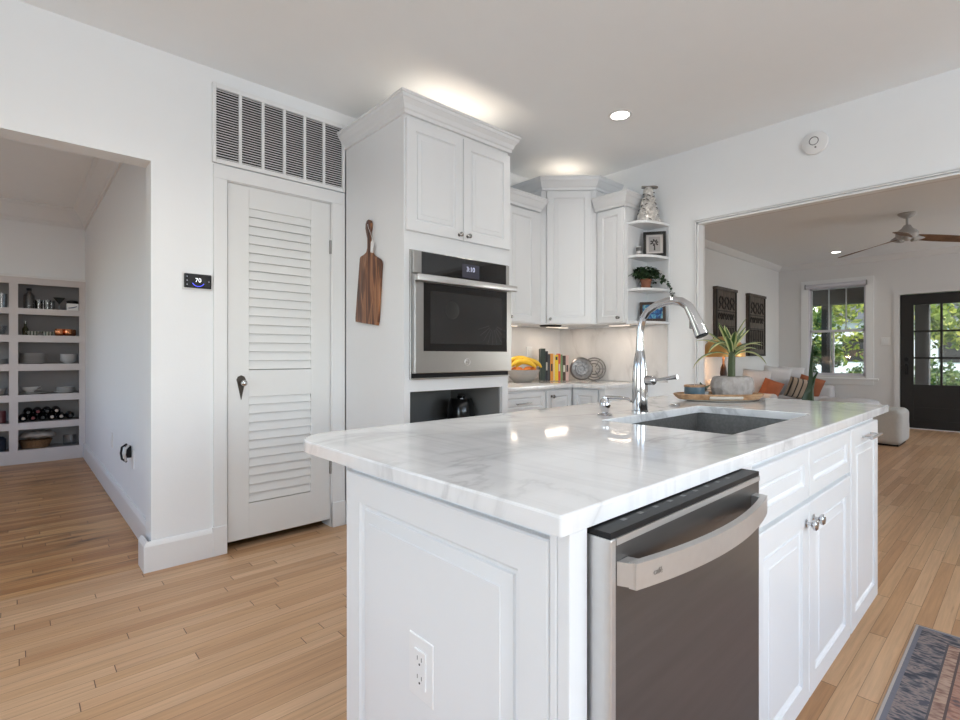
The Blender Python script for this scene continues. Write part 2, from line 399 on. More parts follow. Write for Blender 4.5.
# closet wall with the wide cased opening to the hall and the closet door opening
m = MB(); m.box(-2.6, -1.7, YW, 3.30, 0, H); m.box(-1.7, .533, YW, 3.30, 2.171, H); m.box(.533, .905, YW, 3.30, 0, H)
m.box(.905, 1.552, YW, 3.30, 2.153, H); m.box(1.552, 4.08, YW, 3.30, 0, H)
struct('wall_front', m, WALL)
# kitchen wall with the wide opening to the living room
m = MB(); m.box(XR, 4.06, 1.785, 3.16, 0, H); m.box(XR, 4.06, -1.8, 1.785, 2.18, H); m.box(XR, 4.06, -2.8, -1.8, 0, H)
struct('wall_right', m, WALL)
m = MB(); m.box(-2.6, -.75, -2.92, -2.8, 0, H); m.box(-.75, 2.55, -2.92, -2.8, 0, .7); m.box(-.75, 2.55, -2.92, -2.8, 2.2, H); m.box(2.55, 8.1, -2.92, -2.8, 0, H)
m.box(8.1, 10.0, -2.92, -2.8, 0, .75); m.box(8.1, 10.0, -2.92, -2.8, 2.25, H); m.box(10.0, 10.45, -2.92, -2.8, 0, H)
struct('wall_back', m, WALL)
m = MB(); m.box(-2.72, -2.6, -2.92, -1.05, 0, H); m.box(-2.72, -2.6, -1.05, 1.65, 0, .7); m.box(-2.72, -2.6, -1.05, 1.65, 2.2, H); m.box(-2.72, -2.6, 1.65, 3.3, 0, H)
struct('wall_left', m, WALL)
# windows behind the photographer
def plain_window(name, axis, a0, a1, z0, z1, p):
    m = MB()
    def bx(u0, u1, v0, v1):
        if axis == 'x': m.box(u0, u1, p - .03, p + .03, v0, v1)
        else: m.box(p - .03, p + .03, u0, u1, v0, v1)
    bx(a0, a0 + .05, z0, z1); bx(a1 - .05, a1, z0, z1); bx(a0, a1, z0, z0 + .05); bx(a0, a1, z1 - .05, z1)
    n = 3
    for i in range(1, n):
        c = a0 + (a1 - a0) * i / n; bx(c - .03, c + .03, z0, z1)
    bx(a0, a1, (z0 + z1) / 2 - .02, (z0 + z1) / 2 + .02)
    struct(name, m, TRIM)
plain_window('window_2', 'x', -.75, 2.55, .7, 2.2, -2.86); plain_window('window_3', 'y', -1.05, 1.65, .7, 2.2, -2.66); plain_window('window_4', 'x', 8.1, 10.0, .75, 2.25, -2.86)
# hall / pantry walls
struct('wall_hall_right', MB().box(.585, .70, 3.30, 7.6, 0, 2.75), WALL)
m = MB(); m.box(-2.2, .585, 7.2, 7.32, 1.985, 2.75); m.box(-2.2, .70, 7.52, 7.62, 0, 2.75); m.box(-2.2, -1.2, 7.2, 7.32, 0, 1.985)
struct('wall_hall_back', m, WALL)
m = MB(); m.box(-2.32, -2.2, 3.3, 4.2, 0, 2.75); m.box(-2.32, -2.2, 6.2, 7.6, 0, 2.75); m.box(-2.32, -2.2, 4.2, 6.2, 0, .8); m.box(-2.32, -2.2, 4.2, 6.2, 2.2, 2.75)
struct('wall_hall_left', m, WALL)
m = MB(); m.box(.70, 1.85, 3.95, 4.05, 0, 2.75); m.box(1.75, 1.85, 3.3, 3.95, 0, 2.75)
struct('wall_closet', m, principled('closet_shade_tone', (.25, .25, .24), .8))  # dark tone stands in for the shade inside the closet
# living room
struct('wall_living_left', MB().box(4.08, 10.45, 3.15, 3.27, 0, 2.775), LWALL)
m = MB(); XF = 10.3
m.box(XF, XF + .14, 2.68, 3.15, 0, 2.75); m.box(XF, XF + .14, 1.86, 2.68, 0, .80); m.box(XF, XF + .14, 1.86, 2.68, 2.32, 2.75)
m.box(XF, XF + .14, 1.43, 1.86, 0, 2.75); m.box(XF, XF + .14, .45, 1.43, 2.10, 2.75); m.box(XF, XF + .14, -2.8, .45, 0, 2.75)
struct('wall_living_far', m, LWALL)
m = MB(); m.box(4.06, 4.085, 1.785, 3.15, 0, 2.75); m.box(4.06, 4.085, -1.8, 1.785, 2.18, 2.75)
struct('wall_living_near', m, LWALL)

# opening trim (kitchen side of living opening), stepped
m = MB()
for a, b, zz, th in ((1.773, 1.785, 2.179, .014), (1.789, 1.797, 2.193, .022), (1.801, 1.808, 2.207, .014)):
    m.box(XR - th, XR, a, b, 0, zz)
for a, b, yy, th in ((2.167, 2.179, 1.785, .014), (2.185, 2.193, 1.797, .022), (2.199, 2.207, 1.808, .014)):
    m.box(XR - th, XR, -1.8, yy, a, b)
struct('trim_1', m, TRIM)
# crown in hall
cp = [(0, 2.75), (.11, 2.75), (.11, 2.735), (.085, 2.715), (.03, 2.60), (.015, 2.585), (.015, 2.55), (0, 2.55)]
struct('trim_3', MB().sweep([(-2.2, 7.2), (.585, 7.2), (.585, 3.3)], cp), TRIM)
cpl = [(0, 2.75), (.075, 2.75), (.07, 2.735), (.02, 2.675), (0, 2.665)]
struct('trim_4', MB().sweep([(4.09, 3.15), (10.3, 3.15), (10.3, -2.8)], cpl), LWALL)
struct('trim_5', MB().box(-1.2, .585, 7.175, 7.2, 1.962, 1.988, .004), TRIM)
# baseboards
bbp = [(0, 0), (.021, 0), (.021, .135), (.014, .15), (.008, .157), (0, .157)]
struct('baseboard_front', MB().sweep([(.518, 3.30), (.518, YW), (.832, YW)][::1], bbp), TRIM)
struct('baseboard_hall', MB().sweep([(.585, 7.18), (.585, 3.305)], bbp), TRIM)
struct('baseboard_living', MB().sweep([(4.09, 3.15), (10.3, 3.15), (10.3, 1.50)], bbp), LWALL)
# closet door casing
m = MB()
m.box(.832, .903, YW - .018, YW, .0, 2.152, .003); m.box(1.553, 1.646, YW - .018, YW, .0, 2.152, .003)
m.box(.832, 1.646, YW - .018, YW, 2.152, 2.232, .003); m.box(.826, .903, YW - .026, YW - .001, 0, .165, .003); m.box(1.553, 1.646, YW - .026, YW - .001, 0, .165, .003)
m.box(.903, .908, YW - .005, 3.29, 0, 2.15); m.box(1.549, 1.553, YW - .005, 3.29, 0, 2.15); m.box(.908, 1.549, YW - .003, 3.29, 2.148, 2.153)
struct('trim_6', m, TRIM)

# ---- louvred closet door
dr = thing('door_1', None, None, (.912, YW, 0)); dr['kind'] = 'structure'
dx0, dx1, dz0, dz1, px0, px1 = .912, 1.546, .053, 2.146, 1.03, 1.414
yF, yB = YW + .002, YW + .036
m = MB(); m.box(dx0, px0, yF, yB, dz0, dz1, .002); m.box(px1, dx1, yF, yB, dz0, dz1, .002)
m.box(px0, px1, yF, yB, dz0, .258); m.box(px0, px1, yF, yB, .894, 1.052); m.box(px0, px1, yF, yB, 2.019, dz1)
m.build('door_frame', DOORW, dr)
for z0, z1, n in ((.258, .894, 12), (1.052, 2.019, 18)):
    m = MB(); p = (z1 - z0) / n
    for i in range(n):
        c = z0 + p * (i + .5)
        pts = [(yF + .001, c - p * .40), (yF + .007, c - p * .44), (yF + .024, c + p * .56), (yF + .014, c + p * .56)]
        M = Matrix(((0, 0, 1, 0), (1, 0, 0, 0), (0, 1, 0, 0), (0, 0, 0, 1)))
        m.prism(pts, px0 - .003, px1 + .003, M)
    m.build('louver_panel', DOORW, dr)
# closet handle: pointed dark plate and glass knob
hk = MB(); poly = [(0, .048), (.018, .040), (.026, .022), (.022, .008), (0, -.098), (-.022, .008), (-.026, .022), (-.018, .040)]
hk.prism(poly[::-1], 0, .005, frame_m((.985, yF, .975), (1, 0, 0), (0, -1, 0)))
esc = hk.build('door_handle', principled('aged_bronze', (.055, .045, .038), .4, .6), dr)
k = MB(); k.cyl((.992, yF - .004, .978), (.992, yF - .025, .978), .008); k.sphere((.992, yF - .037, .978), .019, (1, .8, 1)); k.build('knob', CHROME, esc, 40)
for zz in (1.86, .40):
    MB().box(1.540, 1.553, YW - .010, YW + .004, zz - .045, zz + .045, .002).build('hinge', principled('worn_hinge', (.35, .34, .33), .4, .7), dr)

# ---- return air grille over the door
v = root('air_vent', 'white metal return air grille above the louvred closet door', 'vent', (1.235, YW, 2.24))
MB().box(.845, 1.628, YW - .006, YW - .001, 2.262, 2.668).build('backing', DARK, v)  # dark sheet painted in place of the unlit recess behind the slats
m = MB(); fx0, fx1, fz0, fz1 = .826, 1.644, 2.238, 2.694
m.box(fx0, .846, YW - .022, YW, fz0, fz1, .003); m.box(1.624, fx1, YW - .022, YW, fz0, fz1, .003)
m.box(.846, 1.624, YW - .022, YW, fz0, 2.264, .003); m.box(.846, 1.624, YW - .022, YW, 2.664, fz1, .003)
m.build('frame', TRIM, v)
cw = (1.624 - .846) / 6
for i in range(1, 6): MB().box(.846 + cw * i - .008, .846 + cw * i + .008, YW - .021, YW - .004, 2.264, 2.664).build('mullion', TRIM, v)
for i in range(6):
    m = MB(); a, b = .846 + cw * i + (.008 if i else 0), .846 + cw * (i + 1) - (.008 if i < 5 else 0)
    for j in range(27):
        z = 2.271 + j * .01476
        m.prism([(YW - .0185, z - .0036), (YW - .0165, z - .0044), (YW - .0095, z + .0028), (YW - .0115, z + .0036)], a, b, Matrix(((0, 0, 1, 0), (1, 0, 0, 0), (0, 1, 0, 0), (0, 0, 0, 1))))
    m.build('louver_panel', TRIM, v)
# ---- thermostat
t = root('thermostat', 'small black touchscreen thermostat reading 70 beside the closet door', 'thermostat', (.752, YW, 1.51))
MB().box(.676, .828, YW - .008, YW, 1.506, 1.600, .003).build('mounting_plate', WHITEP, t)
s_ = MB().box(.684, .820, YW - .024, YW - .006, 1.514, 1.592, .004).build('screen', BGLASS, t)
m = MB(); m.add(text_bm('70', .032), frame_m((.752, YW - .0245, 1.556), (1, 0, 0), (0, -1, 0))); m.build('digits', principled('white_digits', (.9, .9, .9), .4, emit=(.9, .92, 1), estr=1.), s_)
m = MB(); pts = [(.752 + .032 * math.cos(a), YW - .0245, 1.555 + .032 * math.sin(a)) for a in [PI * (1.15 + .7 * i / 20) for i in range(21)]]
m.tube(pts, .0018, 6); m.build('dial_arc', principled('blue_glow', (.05, .05, .6), .4, emit=(.10, .12, 1), estr=1.5), s_)
ICG = principled('grey_icons', (.3, .3, .35), .4, emit=(.4, .4, .5), estr=.4)
for (a, b) in ((.697, 1.575), (.697, 1.553), (.697, 1.531), (.806, 1.553)): MB().box(a - .0025, a + .0025, YW - .0250, YW - .0235, b - .0025, b + .0025).build('icon', ICG, s_)

# ================================================================== OVEN TOWER
TX0, TX1, TY = 1.65, 2.50, 2.446
tw = root('oven_cabinet', 'tall white oven tower cabinet with two panelled doors on top', 'cabinet', (2.075, 2.80, 0))
m = MB(); m.box(TX0, TX0 + .02, TY + .001, YW - .001, 0, 2.53); m.box(TX1 - .02, TX1, TY + .001, YW - .001, 0, 2.53); m.box(TX0, TX1, YW - .02, YW - .002, .0, 2.53)
m.box(TX0 + .02, TX1 - .02, TY + .02, YW - .02, 2.50, 2.53); m.box(TX0 + .02, TX1 - .02, TY + .02, YW - .02, .975, .995); m.box(TX0 + .02, TX1 - .02, TY + .02, YW - .02, 1.765, 1.785)
m.build('body', CAB, tw)
m = MB(); m.box(TX0 - .002, 1.690, TY - .002, TY + .02, .05, 2.53); m.box(2.487, TX1, TY - .002, TY + .02, .05, 2.53)
m.box(1.690, 2.487, TY - .002, TY + .02, 1.752, 1.90); m.box(1.690, 2.487, TY - .002, TY + .02, .928, 1.0); m.box(1.69, 2.487, TY - .002, TY + .02, 2.49, 2.53); m.box(1.690, 2.487, TY - .002, TY + .02, .05, .60)
m.box(2.445, 2.487, TY - .002, TY + .02, .60, .93)
m.build('face_frame', CAB, tw)
m = MB(); m.box(1.690, 1.70, TY + .02, TY + .55, .60, .93); m.box(2.435, 2.445, TY + .02, TY + .55, .60, .93); m.box(1.69, 2.445, TY + .54, TY + .55, .60, .93); m.box(1.69, 2.445, TY + .02, TY + .55, .595, .602); m.box(1.69, 2.445, TY + .02, TY + .55, .928, .934)
m.build('niche', GREYIN, tw)
def knob(parent, p, n, r=.0145, mat=None):
    p, n = Vector(p), Vector(n)
    M = Vector((0, 0, 1)).rotation_difference(n).to_matrix().to_4x4()
    return MB().lathe([(0, 0), (.011, 0), (.011, .002), (.005, .004), (.005, .014), (r * .7, .017), (r, .022), (r, .027), (r * .72, .031), (0, .032)], p, 20, M).build('knob', mat or NICKEL, parent, 40)
for x0, x1, kx in ((1.656, 2.079, 2.046), (2.084, 2.505, 2.116)):
    d = MB().rdoor((x0, TY - .002, 1.862), (1, 0, 0), x1 - x0, 2.506 - 1.862, (0, -1, 0), .020, .062).build('door', CAB, tw, 30)
    knob(d, (kx, TY - .022, 1.893), (0, -1, 0))
crn = [(0, 2.525), (.012, 2.527), (.015, 2.545), (.022, 2.552), (.030, 2.575), (.046, 2.597), (.050, 2.600), (.052, 2.618), (.060, 2.622), (.060, 2.634), (0, 2.634)]
MB().sweep([(TX0, YW), (TX0, TY - .012), (TX1, TY - .012), (TX1, YW)][::-1] and [(TX1, YW), (TX1, TY - .012), (TX0, TY - .012), (TX0, YW)][::-1], crn).build('crown_molding', CAB, tw)
# oven
ov = root('wall_oven', 'stainless steel wall oven with black glass door built into the tower', 'oven', (2.09, 2.5, 1.0))
MB().box(1.696, 2.482, TY + .022, TY + .5, 1.01, 1.745).build('housing', DARK, ov)
m = MB(); m.box(1.684, 2.491, TY - .012, TY - .003, .998, 1.756, .002); m.build('trim_frame', STEEL, ov)
MB().box(1.692, 2.486, TY - .030, TY - .010, 1.620, 1.750, .002).build('side_trim', STEEL, ov)
cpn = MB().box(1.752, 2.452, TY - .034, TY - .012, 1.618, 1.748, .002).build('control_panel', BGLASS, ov)
MB().box(2.060, 2.205, TY - .0350, TY - .030, 1.628, 1.715).build('display', principled('display_screen', (.03, .03, .04), .15, emit=(.03, .03, .045), estr=.6), cpn)
m = MB(); m.add(text_bm('3:10', .042), frame_m((2.130, TY - .0358, 1.682), (1, 0, 0), (0, -1, 0))); m.build('digits', DISPW, cpn)
od = MB().box(1.690, 2.488, TY - .050, TY - .013, 1.036, 1.608, .003).build('door', STEEL, ov)
MB().box(1.752, 2.440, TY - .0520, TY - .045, 1.165, 1.565).build('window', BGLASS, od)
MB().box(1.80, 2.392, TY - .0528, TY - .050, 1.21, 1.52).build('inner_window', OVGLASS, od)
m = MB(); m.sphere((1.965, TY - .0532, 1.415), .055, (1, .02, 1)); m.build('fan_grille', principled('fan_dark', (.012, .012, .012), .3), od)
m = MB()
for i in range(9):
    a = 1.9 + i * .32; m.box(-.002, .002, 0, .0006, .03, .105); 
    b = bmesh.new(); bmesh.ops.create_cube(b, size=1); b.transform(Matrix.Translation((2.31, TY - .0530, 1.34)) @ Matrix.Rotation(a, 4, 'Y') @ Matrix.Translation((0, 0, .085)) @ Matrix.Diagonal((.003, .0006, .10, 1))); m.add(b)
bmesh.ops.delete(m.bm, geom=[v for v in m.bm.verts if v.co.x < 1.0], context='VERTS')
m.build('dark_spokes', principled('fan_dark2', (.008, .008, .008), .3), od)  # thin near-black radial strokes on the oven window
hb = MB(); hb.box(1.680, 2.496, TY - .100, TY - .085, 1.566, 1.606, .006); hb.box(1.690, 1.720, TY - .09, TY - .048, 1.572, 1.600, .003); hb.box(2.456, 2.486, TY - .09, TY - .048, 1.572, 1.600, .003)
hb.build('handle', BSTEEL, ov, 40)
m = MB(); pts = [(2.09 + .022 * math.cos(a), TY - .0510, 1.10 + .022 * math.sin(a)) for a in [2 * PI * i / 24 for i in range(25)]]
m.tube(pts, .0018, 6); m.tube([(2.082 + .011 * math.cos(a), TY - .0510, 1.10 + .011 * math.sin(a)) for a in [.6 + 5 * i / 12 for i in range(13)]], .0014, 6)
m.build('emblem', principled('engraved_grey', (.75, .74, .73), .35, 1.), od)
m = MB(); m.box(1.694, 2.486, TY - .018, TY - .010, 1.002, 1.034); m.build('vent_slot', BLACK, ov)
MB().box(1.692, 2.488, TY - .030, TY - .010, .999, 1.008, .001).build('lower_trim', STEEL, ov)
# pot in the niche under the oven
kp = root('cooking_pot', 'black round pot lying in the open niche below the oven', 'pot', (2.33, 2.74, .602))
MB().lathe([(0, 0), (.075, 0), (.095, .03), (.10, .12), (.09, .20), (.075, .235), (0, .24)], (2.33, 2.74, .602), 32).build('body', principled('pot_black', (.01, .01, .01), .15), kp, 40)
MB().lathe([(0, .235), (.03, .238), (.034, .256), (.018, .268), (0, .27)], (2.33, 2.74, .602), 24).build('lid_knob', CHROME, kp, 40)

# cutting board hanging on the tower
cb = root('cutting_board', 'striped dark wood cutting board with a handle hanging on the tower side', 'cutting board', (1.64, 2.82, 1.33))
poly = [(-.133, .006), (-.139, .03), (-.132, .41), (-.125, .425), (-.085, .437), (-.055, .452), (-.046, .48), (-.053, .535), (-.072, .572), (-.085, .60), (-.086, .628), (-.074, .648), (-.056, .655), (-.034, .648), (-.021, .628), (-.022, .60), (-.028, .57), (-.018, .535), (-.003, .48), (.008, .452), (.035, .432), (.100, .412), (.122, .398), (.130, .38), (.139, .03), (.130, .006)]
m = MB(); Mb = frame_m((1.6485, 2.845, 1.335), (0, -1, 0), (-1, 0, 0)) @ Matrix.Rotation(math.radians(-7.5), 4, 'Z')
m.prism(poly, 0, .018, Mb, .004); m.build('board', BOARD, cb, 35)
m = MB(); m.tube([Mb @ Vector(p) for p in ((-.055, .625, .019), (-.04, .60, .021), (-.01, .57, .022), (.012, .54, .022), (.018, .51, .022), (.018, .49, .021))], .0013, 6); m.build('cord', principled('white_string', (.8, .8, .78), .8), cb)
m = MB(); m.prism([(.004, .45), (.036, .445), (.036, .51), (.018, .53), (.002, .51)], .020, .021, Mb); m.build('tag', WHITEP, cb)

# ================================================================== BACK-CORNER CABINETS
UY, UX = 2.83, 3.63
ucr = lambda z: [(0, z), (.008, z + .002), (.012, z + .022), (.020, z + .030), (.040, z + .070), (.046, z + .075), (.052, z + .095), (.058, z + .098), (.058, z + .108), (0, z + .108)]
c1 = root('upper_cabinet', 'white wall cabinet between the oven tower and the corner cabinet', 'cabinet', (2.90, 3.0, 1.40))
MB().box(2.502, 3.298, UY, YW - .001, 1.405, 2.352).build('body', CAB, c1)
for a, b, kx in ((2.53, 2.862, 2.84), (2.868, 3.212, 2.895)):
    d = MB().rdoor((a, UY, 1.412), (1, 0, 0), b - a, 2.335 - 1.412, (0, -1, 0), .020, .055).build('door', CAB, c1, 30); knob(d, (kx, UY - .02, 1.447), (0, -1, 0), .013)
MB().sweep([(2.502, UY - .018), (3.262, UY - .018), (3.262, UY)], [(a, z) for a, z in ucr(2.345)]).build('crown_molding', CAB, c1)
c2 = root('corner_cabinet', 'taller diagonal white corner wall cabinet with a single tall door', 'cabinet', (3.7, 2.9, 1.40))
MB().prism([(3.30, 2.83), (3.63, 2.50), (3.958, 2.50), (3.958, 3.158), (3.30, 3.158)], 1.405, 2.545).build('body', CAB, c2)
dg = Vector((.7071, -.7071, 0)); nd = Vector((-.7071, -.7071, 0))
o0 = Vector((3.30, 2.83, 1.412)) + dg * .045
d = MB().rdoor(o0, dg, .467 - .09, 2.528 - 1.412, nd, .020, .055).build('door', CAB, c2, 30); knob(d, o0 + dg * .03 + nd * .02 + Vector((0, 0, .035)), nd, .013)
MB().sweep([(3.30, YW - .002), (3.30, 2.815), (3.615, 2.50), (XR - .002, 2.50)], ucr(2.535)).build('crown_molding', CAB, c2)
c3 = root('upper_cabinet', 'narrow white wall cabinet between the corner cabinet and the open shelves', 'cabinet', (3.8, 2.36, 1.40))
MB().box(UX, 3.958, 2.225, 2.498, 1.405, 2.352).build('body', CAB, c3)
d = MB().rdoor((UX, 2.478, 1.412), (0, -1, 0), .243, 2.335 - 1.412, (-1, 0, 0), .020, .05).build('door', CAB, c3, 30); knob(d, (UX - .02, 2.275, 1.447), (-1, 0, 0), .013)
MB().sweep([(UX - .018, 2.498), (UX - .018, 2.220), (XR, 2.220)], ucr(2.345)).build('crown_molding', CAB, c3)
# end shelf unit
sh = root('end_shelf_unit', 'white open end shelves with rounded boards on the kitchen wall', 'shelf', (3.8, 2.12, 1.40))
m = MB(); m.box(3.945, 3.958, 2.018, 2.224, 1.395, 2.215); m.box(3.64, 3.945, 2.212, 2.224, 1.395, 2.215); m.build('back_panel', CAB, sh)
arc = [(3.645, 2.211), (3.645, 2.165)]
for i in range(9):
    a = PI / 2 * i / 8; arc.append((3.944 - .299 * math.cos(a) * 1.0 + 0, 2.165 - .147 * math.sin(a)))
arc += [(3.944, 2.211)]
for z in (2.196, 1.925, 1.66, 1.395): MB().prism(arc, z, z + .02).build('shelf', CAB, sh)
# under-cabinet and over-cabinet light strips
def strip(name, label, x0, x1, y0, y1, z, up, watts, diag=False):
    t = root(name, label, 'light', ((x0 + x1) / 2, (y0 + y1) / 2, z))
    MB().box(x0, x1, y0, y1, z, z + .012, .002).build('housing', WHITEP, t)
    zz = z + .012 if up else z - .004
    MB().box(x0 + .01, x1 - .01, y0 + .008, y1 - .008, zz, zz + .004).build('diffuser', GLOW, t)
    l = light('strip_light', 'AREA', ((x0 + x1) / 2, (y0 + y1) / 2, z + (.025 if up else -.012)), (PI if up else 0, 0, 0), watts, (1, .84, .68), x1 - x0, y1 - y0)
    return t
strip('light_strip', 'warm light strip under the wall cabinet beside the oven tower', 2.6, 3.15, 2.95, 2.99, 1.392, False, 1.3)
strip('light_strip', 'warm light strip under the diagonal corner cabinet', 3.45, 3.75, 2.88, 2.92, 1.392, False, 1.1)
strip('light_strip', 'warm light strip under the narrow wall cabinet', 3.74, 3.78, 2.26, 2.46, 1.392, False, .7)
strip('light_strip', 'warm light strip lying on top of the oven tower', 1.80, 2.42, 2.50, 2.56, 2.535, True, .9)
strip('light_strip', 'warm light strip lying on top of the corner cabinet', 3.42, 3.72, 2.74, 2.80, 2.55, True, .5)
pl_ = MB().lathe([(0, 0), (.085, 0), (.095, .006), (.095, .012), (0, .012)], (3.46, 2.86, 1.3905), 24)
tag(pl_.build('puck_light', BLACK, None, 40), 'flat dark round puck light under the corner cabinet', 'light')

# backsplash slabs
m = MB(); m.box(2.502, XR - .012, YW - .012, YW - .0005, .916, 1.404); m.box(XR - .012, XR - .0005, 2.03, YW - .0005, .916, 1.392)
tag(m.build('backsplash', SPLASH), 'pale veined marble backsplash behind the corner counter', 'backsplash')
# back counter and base cabinets
m = MB(); m.prism([(2.503, 2.49), (3.285, 2.49), (3.285, 2.185), (XR - .001, 2.185), (XR - .001, YW - .013), (2.503, YW - .013)], .885, .915, None, .004)
tag(m.build('countertop', MARBLE, None, 30), 'L-shaped white marble worktop in the kitchen corner below the wall cabinets', 'countertop')
b1 = root('base_cabinet', 'white base cabinet with a wide drawer next to the oven tower', 'cabinet', (2.75, 2.8, 0))
MB().box(2.502, 2.985, 2.53, 3.14, .1, .884).build('body', CAB, b1)
d = MB().rdoor((2.512, 2.53, .722), (1, 0, 0), .465, .146, (0, -1, 0), .02, .035).build('drawer', CAB, b1, 30)
m = MB(); m.cyl((2.64, 2.485, .79), (2.79, 2.485, .79), .0055); m.cyl((2.655, 2.485, .79), (2.655, 2.512, .79), .004); m.cyl((2.775, 2.485, .79), (2.775, 2.512, .79), .004); m.build('handle', NICKEL, d, 40)
MB().rdoor((2.512, 2.53, .115), (1, 0, 0), .465, .595, (0, -1, 0), .02, .055).build('door', CAB, b1, 30)
b2 = root('corner_base_cabinet', 'white corner base cabinet with two doors meeting at the inside corner', 'cabinet', (3.5, 2.8, 0))
m = MB(); m.box(2.987, 3.94, 2.53, 3.14, .1, .884); m.box(3.33, 3.94, 2.26, 2.53, .1, .884); m.build('body', CAB, b2)
d = MB().rdoor((2.995, 2.53, .115), (1, 0, 0), .305, .755, (0, -1, 0), .02, .045).build('door', CAB, b2, 30); knob(d, (3.05, 2.51, .825), (0, -1, 0), .014)
MB().rdoor((3.33, 2.505, .115), (0, -1, 0), .235, .755, (-1, 0, 0), .02, .045).build('door', CAB, b2, 30)
m = MB(); m.box(3.31, 3.36, 2.205, 2.255, .0, .884, .003); m.box(3.36, XR - .002, 2.212, 2.252, 0, .884); m.build('end_panel', CAB, b2)

# ---- things on back counter
def banana(parent, c, rz, tilt, s=1.):
    m = MB(); pts = []; rs = []
    for i in range(12):
        a = -1.0 + 2.0 * i / 11
        p = Vector((.105 * math.sin(a) * s, 0, .105 * (math.cos(a) - 1) * s)); pts.append(p); rs.append((.017 * (1 - abs(a) ** 3.5 * .75)) * s)
    R = Matrix.Translation(c) @ Matrix.Rotation(rz, 4, 'Z') @ Matrix.Rotation(tilt, 4, 'X')
    m.tube([R @ p for p in pts], rs, 10); return m.build('banana', principled('banana_skin', (.80, .50, .03), .5, noise=.12, nscale=30), parent, 50)
fb = (3.175, 2.93)
bw = MB().lathe([(0, .0), (.07, 0), (.075, .004), (.115, .04), (.143, .09), (.148, .105), (.142, .105), (.135, .09), (.105, .045), (.06, .015), (0, .012)], (fb[0], fb[1], .915), 40)
tag(bw.build('fruit_bowl', GREYBOWL, None, 40), 'speckled grey bowl of fruit on the corner worktop beside the oven tower', 'bowl')
ORM = principled('orange_peel', (.75, .22, .03), .5, bump=.3, bscale=300)
for i, (a, b, z) in enumerate(((-.062, .035, 1.008), (.035, .085, 1.006), (.085, 0, 1.010), (.06, -.07, 1.008), (-.02, -.075, 1.010), (-.09, -.045, 1.008))):
    tag(MB().sphere((fb[0] + a * .93, fb[1] + b * .93, z), .036).build('orange', ORM, None, 60), 'orange in the grey fruit bowl beneath the bananas', 'fruit', 'oranges in the fruit bowl')
bn = root('banana_bunch', 'bunch of yellow bananas lying on top of the fruit bowl', 'fruit', (fb[0], fb[1], 1.06))
for i, (dx, dy, dz, rz, tl) in enumerate(((0, .03, 1.118, -.75, .15), (.012, -.01, 1.108, -.70, .1), (.02, -.05, 1.098, -.62, -.2), (-.035, -.035, 1.088, -.85, -.6))):
    banana(bn, (fb[0] + dx, fb[1] + dy, dz), rz, tl, 1.25)
# books in the corner, standing in a row along the diagonal
bk = [(.045, .285, .20, (.02, .035, .025), 'tall dark green cookbook, first in the row nearest the bananas'), (.022, .262, .19, (.01, .01, .014), 'black cookbook with a white spot on the spine'), (.020, .235, .18, (.05, .05, .055), 'slim charcoal cookbook between the black and the orange book'),
      (.026, .240, .18, (.72, .30, .04), 'orange spined cookbook in the middle of the row'), (.014, .238, .17, (.74, .60, .32), 'thin cream cookbook beside the orange one'), (.030, .228, .18, (.80, .55, .02), 'bright yellow cookbook with a black top label'), (.020, .240, .17, (.62, .09, .04), 'red spined cookbook right of the yellow one'),
      (.018, .232, .17, (.16, .24, .10), 'olive green cookbook between the red and brown books'), (.028, .222, .18, (.05, .025, .015), 'dark brown cookbook near the end of the row'), (.026, .225, .17, (.62, .42, .38), 'pale pink cookbook at the end of the row by the round tin')]
u = 0.
for i, (w_, h_, dp, colr, lab) in enumerate(bk):
    base = Vector((3.475, 2.995, .9165)) + dg * (u + w_ / 2) + nd * .06
    if i == 0: base += nd * .0
    t = thing('cookbook', lab, 'book', base, math.atan2(dg.y, dg.x), 'cookbooks standing on the corner worktop')
    cm = principled('book_cover_%d' % i, colr, .45)
    m = MB(); hw = w_ / 2 - .0008
    m.box(-hw, -hw + .0025, -.0, dp, 0, h_); m.box(hw - .0025, hw, -.0, dp, 0, h_); m.box(-hw, hw, -.004, .0, 0, h_, .001)
    co = m.build('cover', cm); co.parent = t
    po = MB().box(-hw + .0025, hw - .0025, .0005, dp - .004, .004, h_ - .004).build('pages', principled('book_pages', (.72, .68, .58), .8)); po.parent = t
    lb = MB(); 
    if i in (1, 3, 5, 6, 8, 9):
        lb.box(-hw * .6, hw * .6, -.0048, -.0036, h_ * (.80 if i == 5 else .35), h_ * (.93 if i == 5 else .62))
        lo = lb.build('spine_label', principled('spine_lbl_%d' % i, (.02, .02, .02) if i in (5, 3, 9) else (.6, .58, .5), .5)); lo.parent = t
    else: lb.bm.free()
    u += w_
# round metal tin leaning
tn = root('round_tin', 'round pewter tin with embossed lid standing on edge beside the cookbooks', 'tin', (3.80, 2.72, .915))
Mt = frame_m((3.735, 2.735, 1.020), (.72, -.69, 0), (-.69, -.72, .12))
MB().lathe([(0, -.035), (.088, -.035), (.100, -.025), (.102, .0), (.102, .012), (.090, .024), (.078, .020), (.060, .018), (.055, .024), (.028, .024), (.024, .016), (.012, .016), (.010, .024), (0, .024)], (0, 0, 0), 40, Mt).build('lid', principled('pewter', (.22, .21, .205), .35, .8, noise=.2, nscale=60), tn, 35)
m = MB()
for i in range(10):
    a = i * 2 * PI / 10; p = [Mt @ Vector((r * math.cos(a + tw_), r * math.sin(a + tw_), .023)) for r, tw_ in ((.03, 0), (.045, .25), (.058, .1), (.073, .35))]; m.tube(p, .0035, 6)
m.build('embossing', principled('pewter_dark', (.16, .15, .15), .4, .9), tn, 50)
pl = root('metal_trivet', 'round openwork metal trivet propped on the wall behind the pewter tin', 'trivet', (3.9, 2.66, .915))
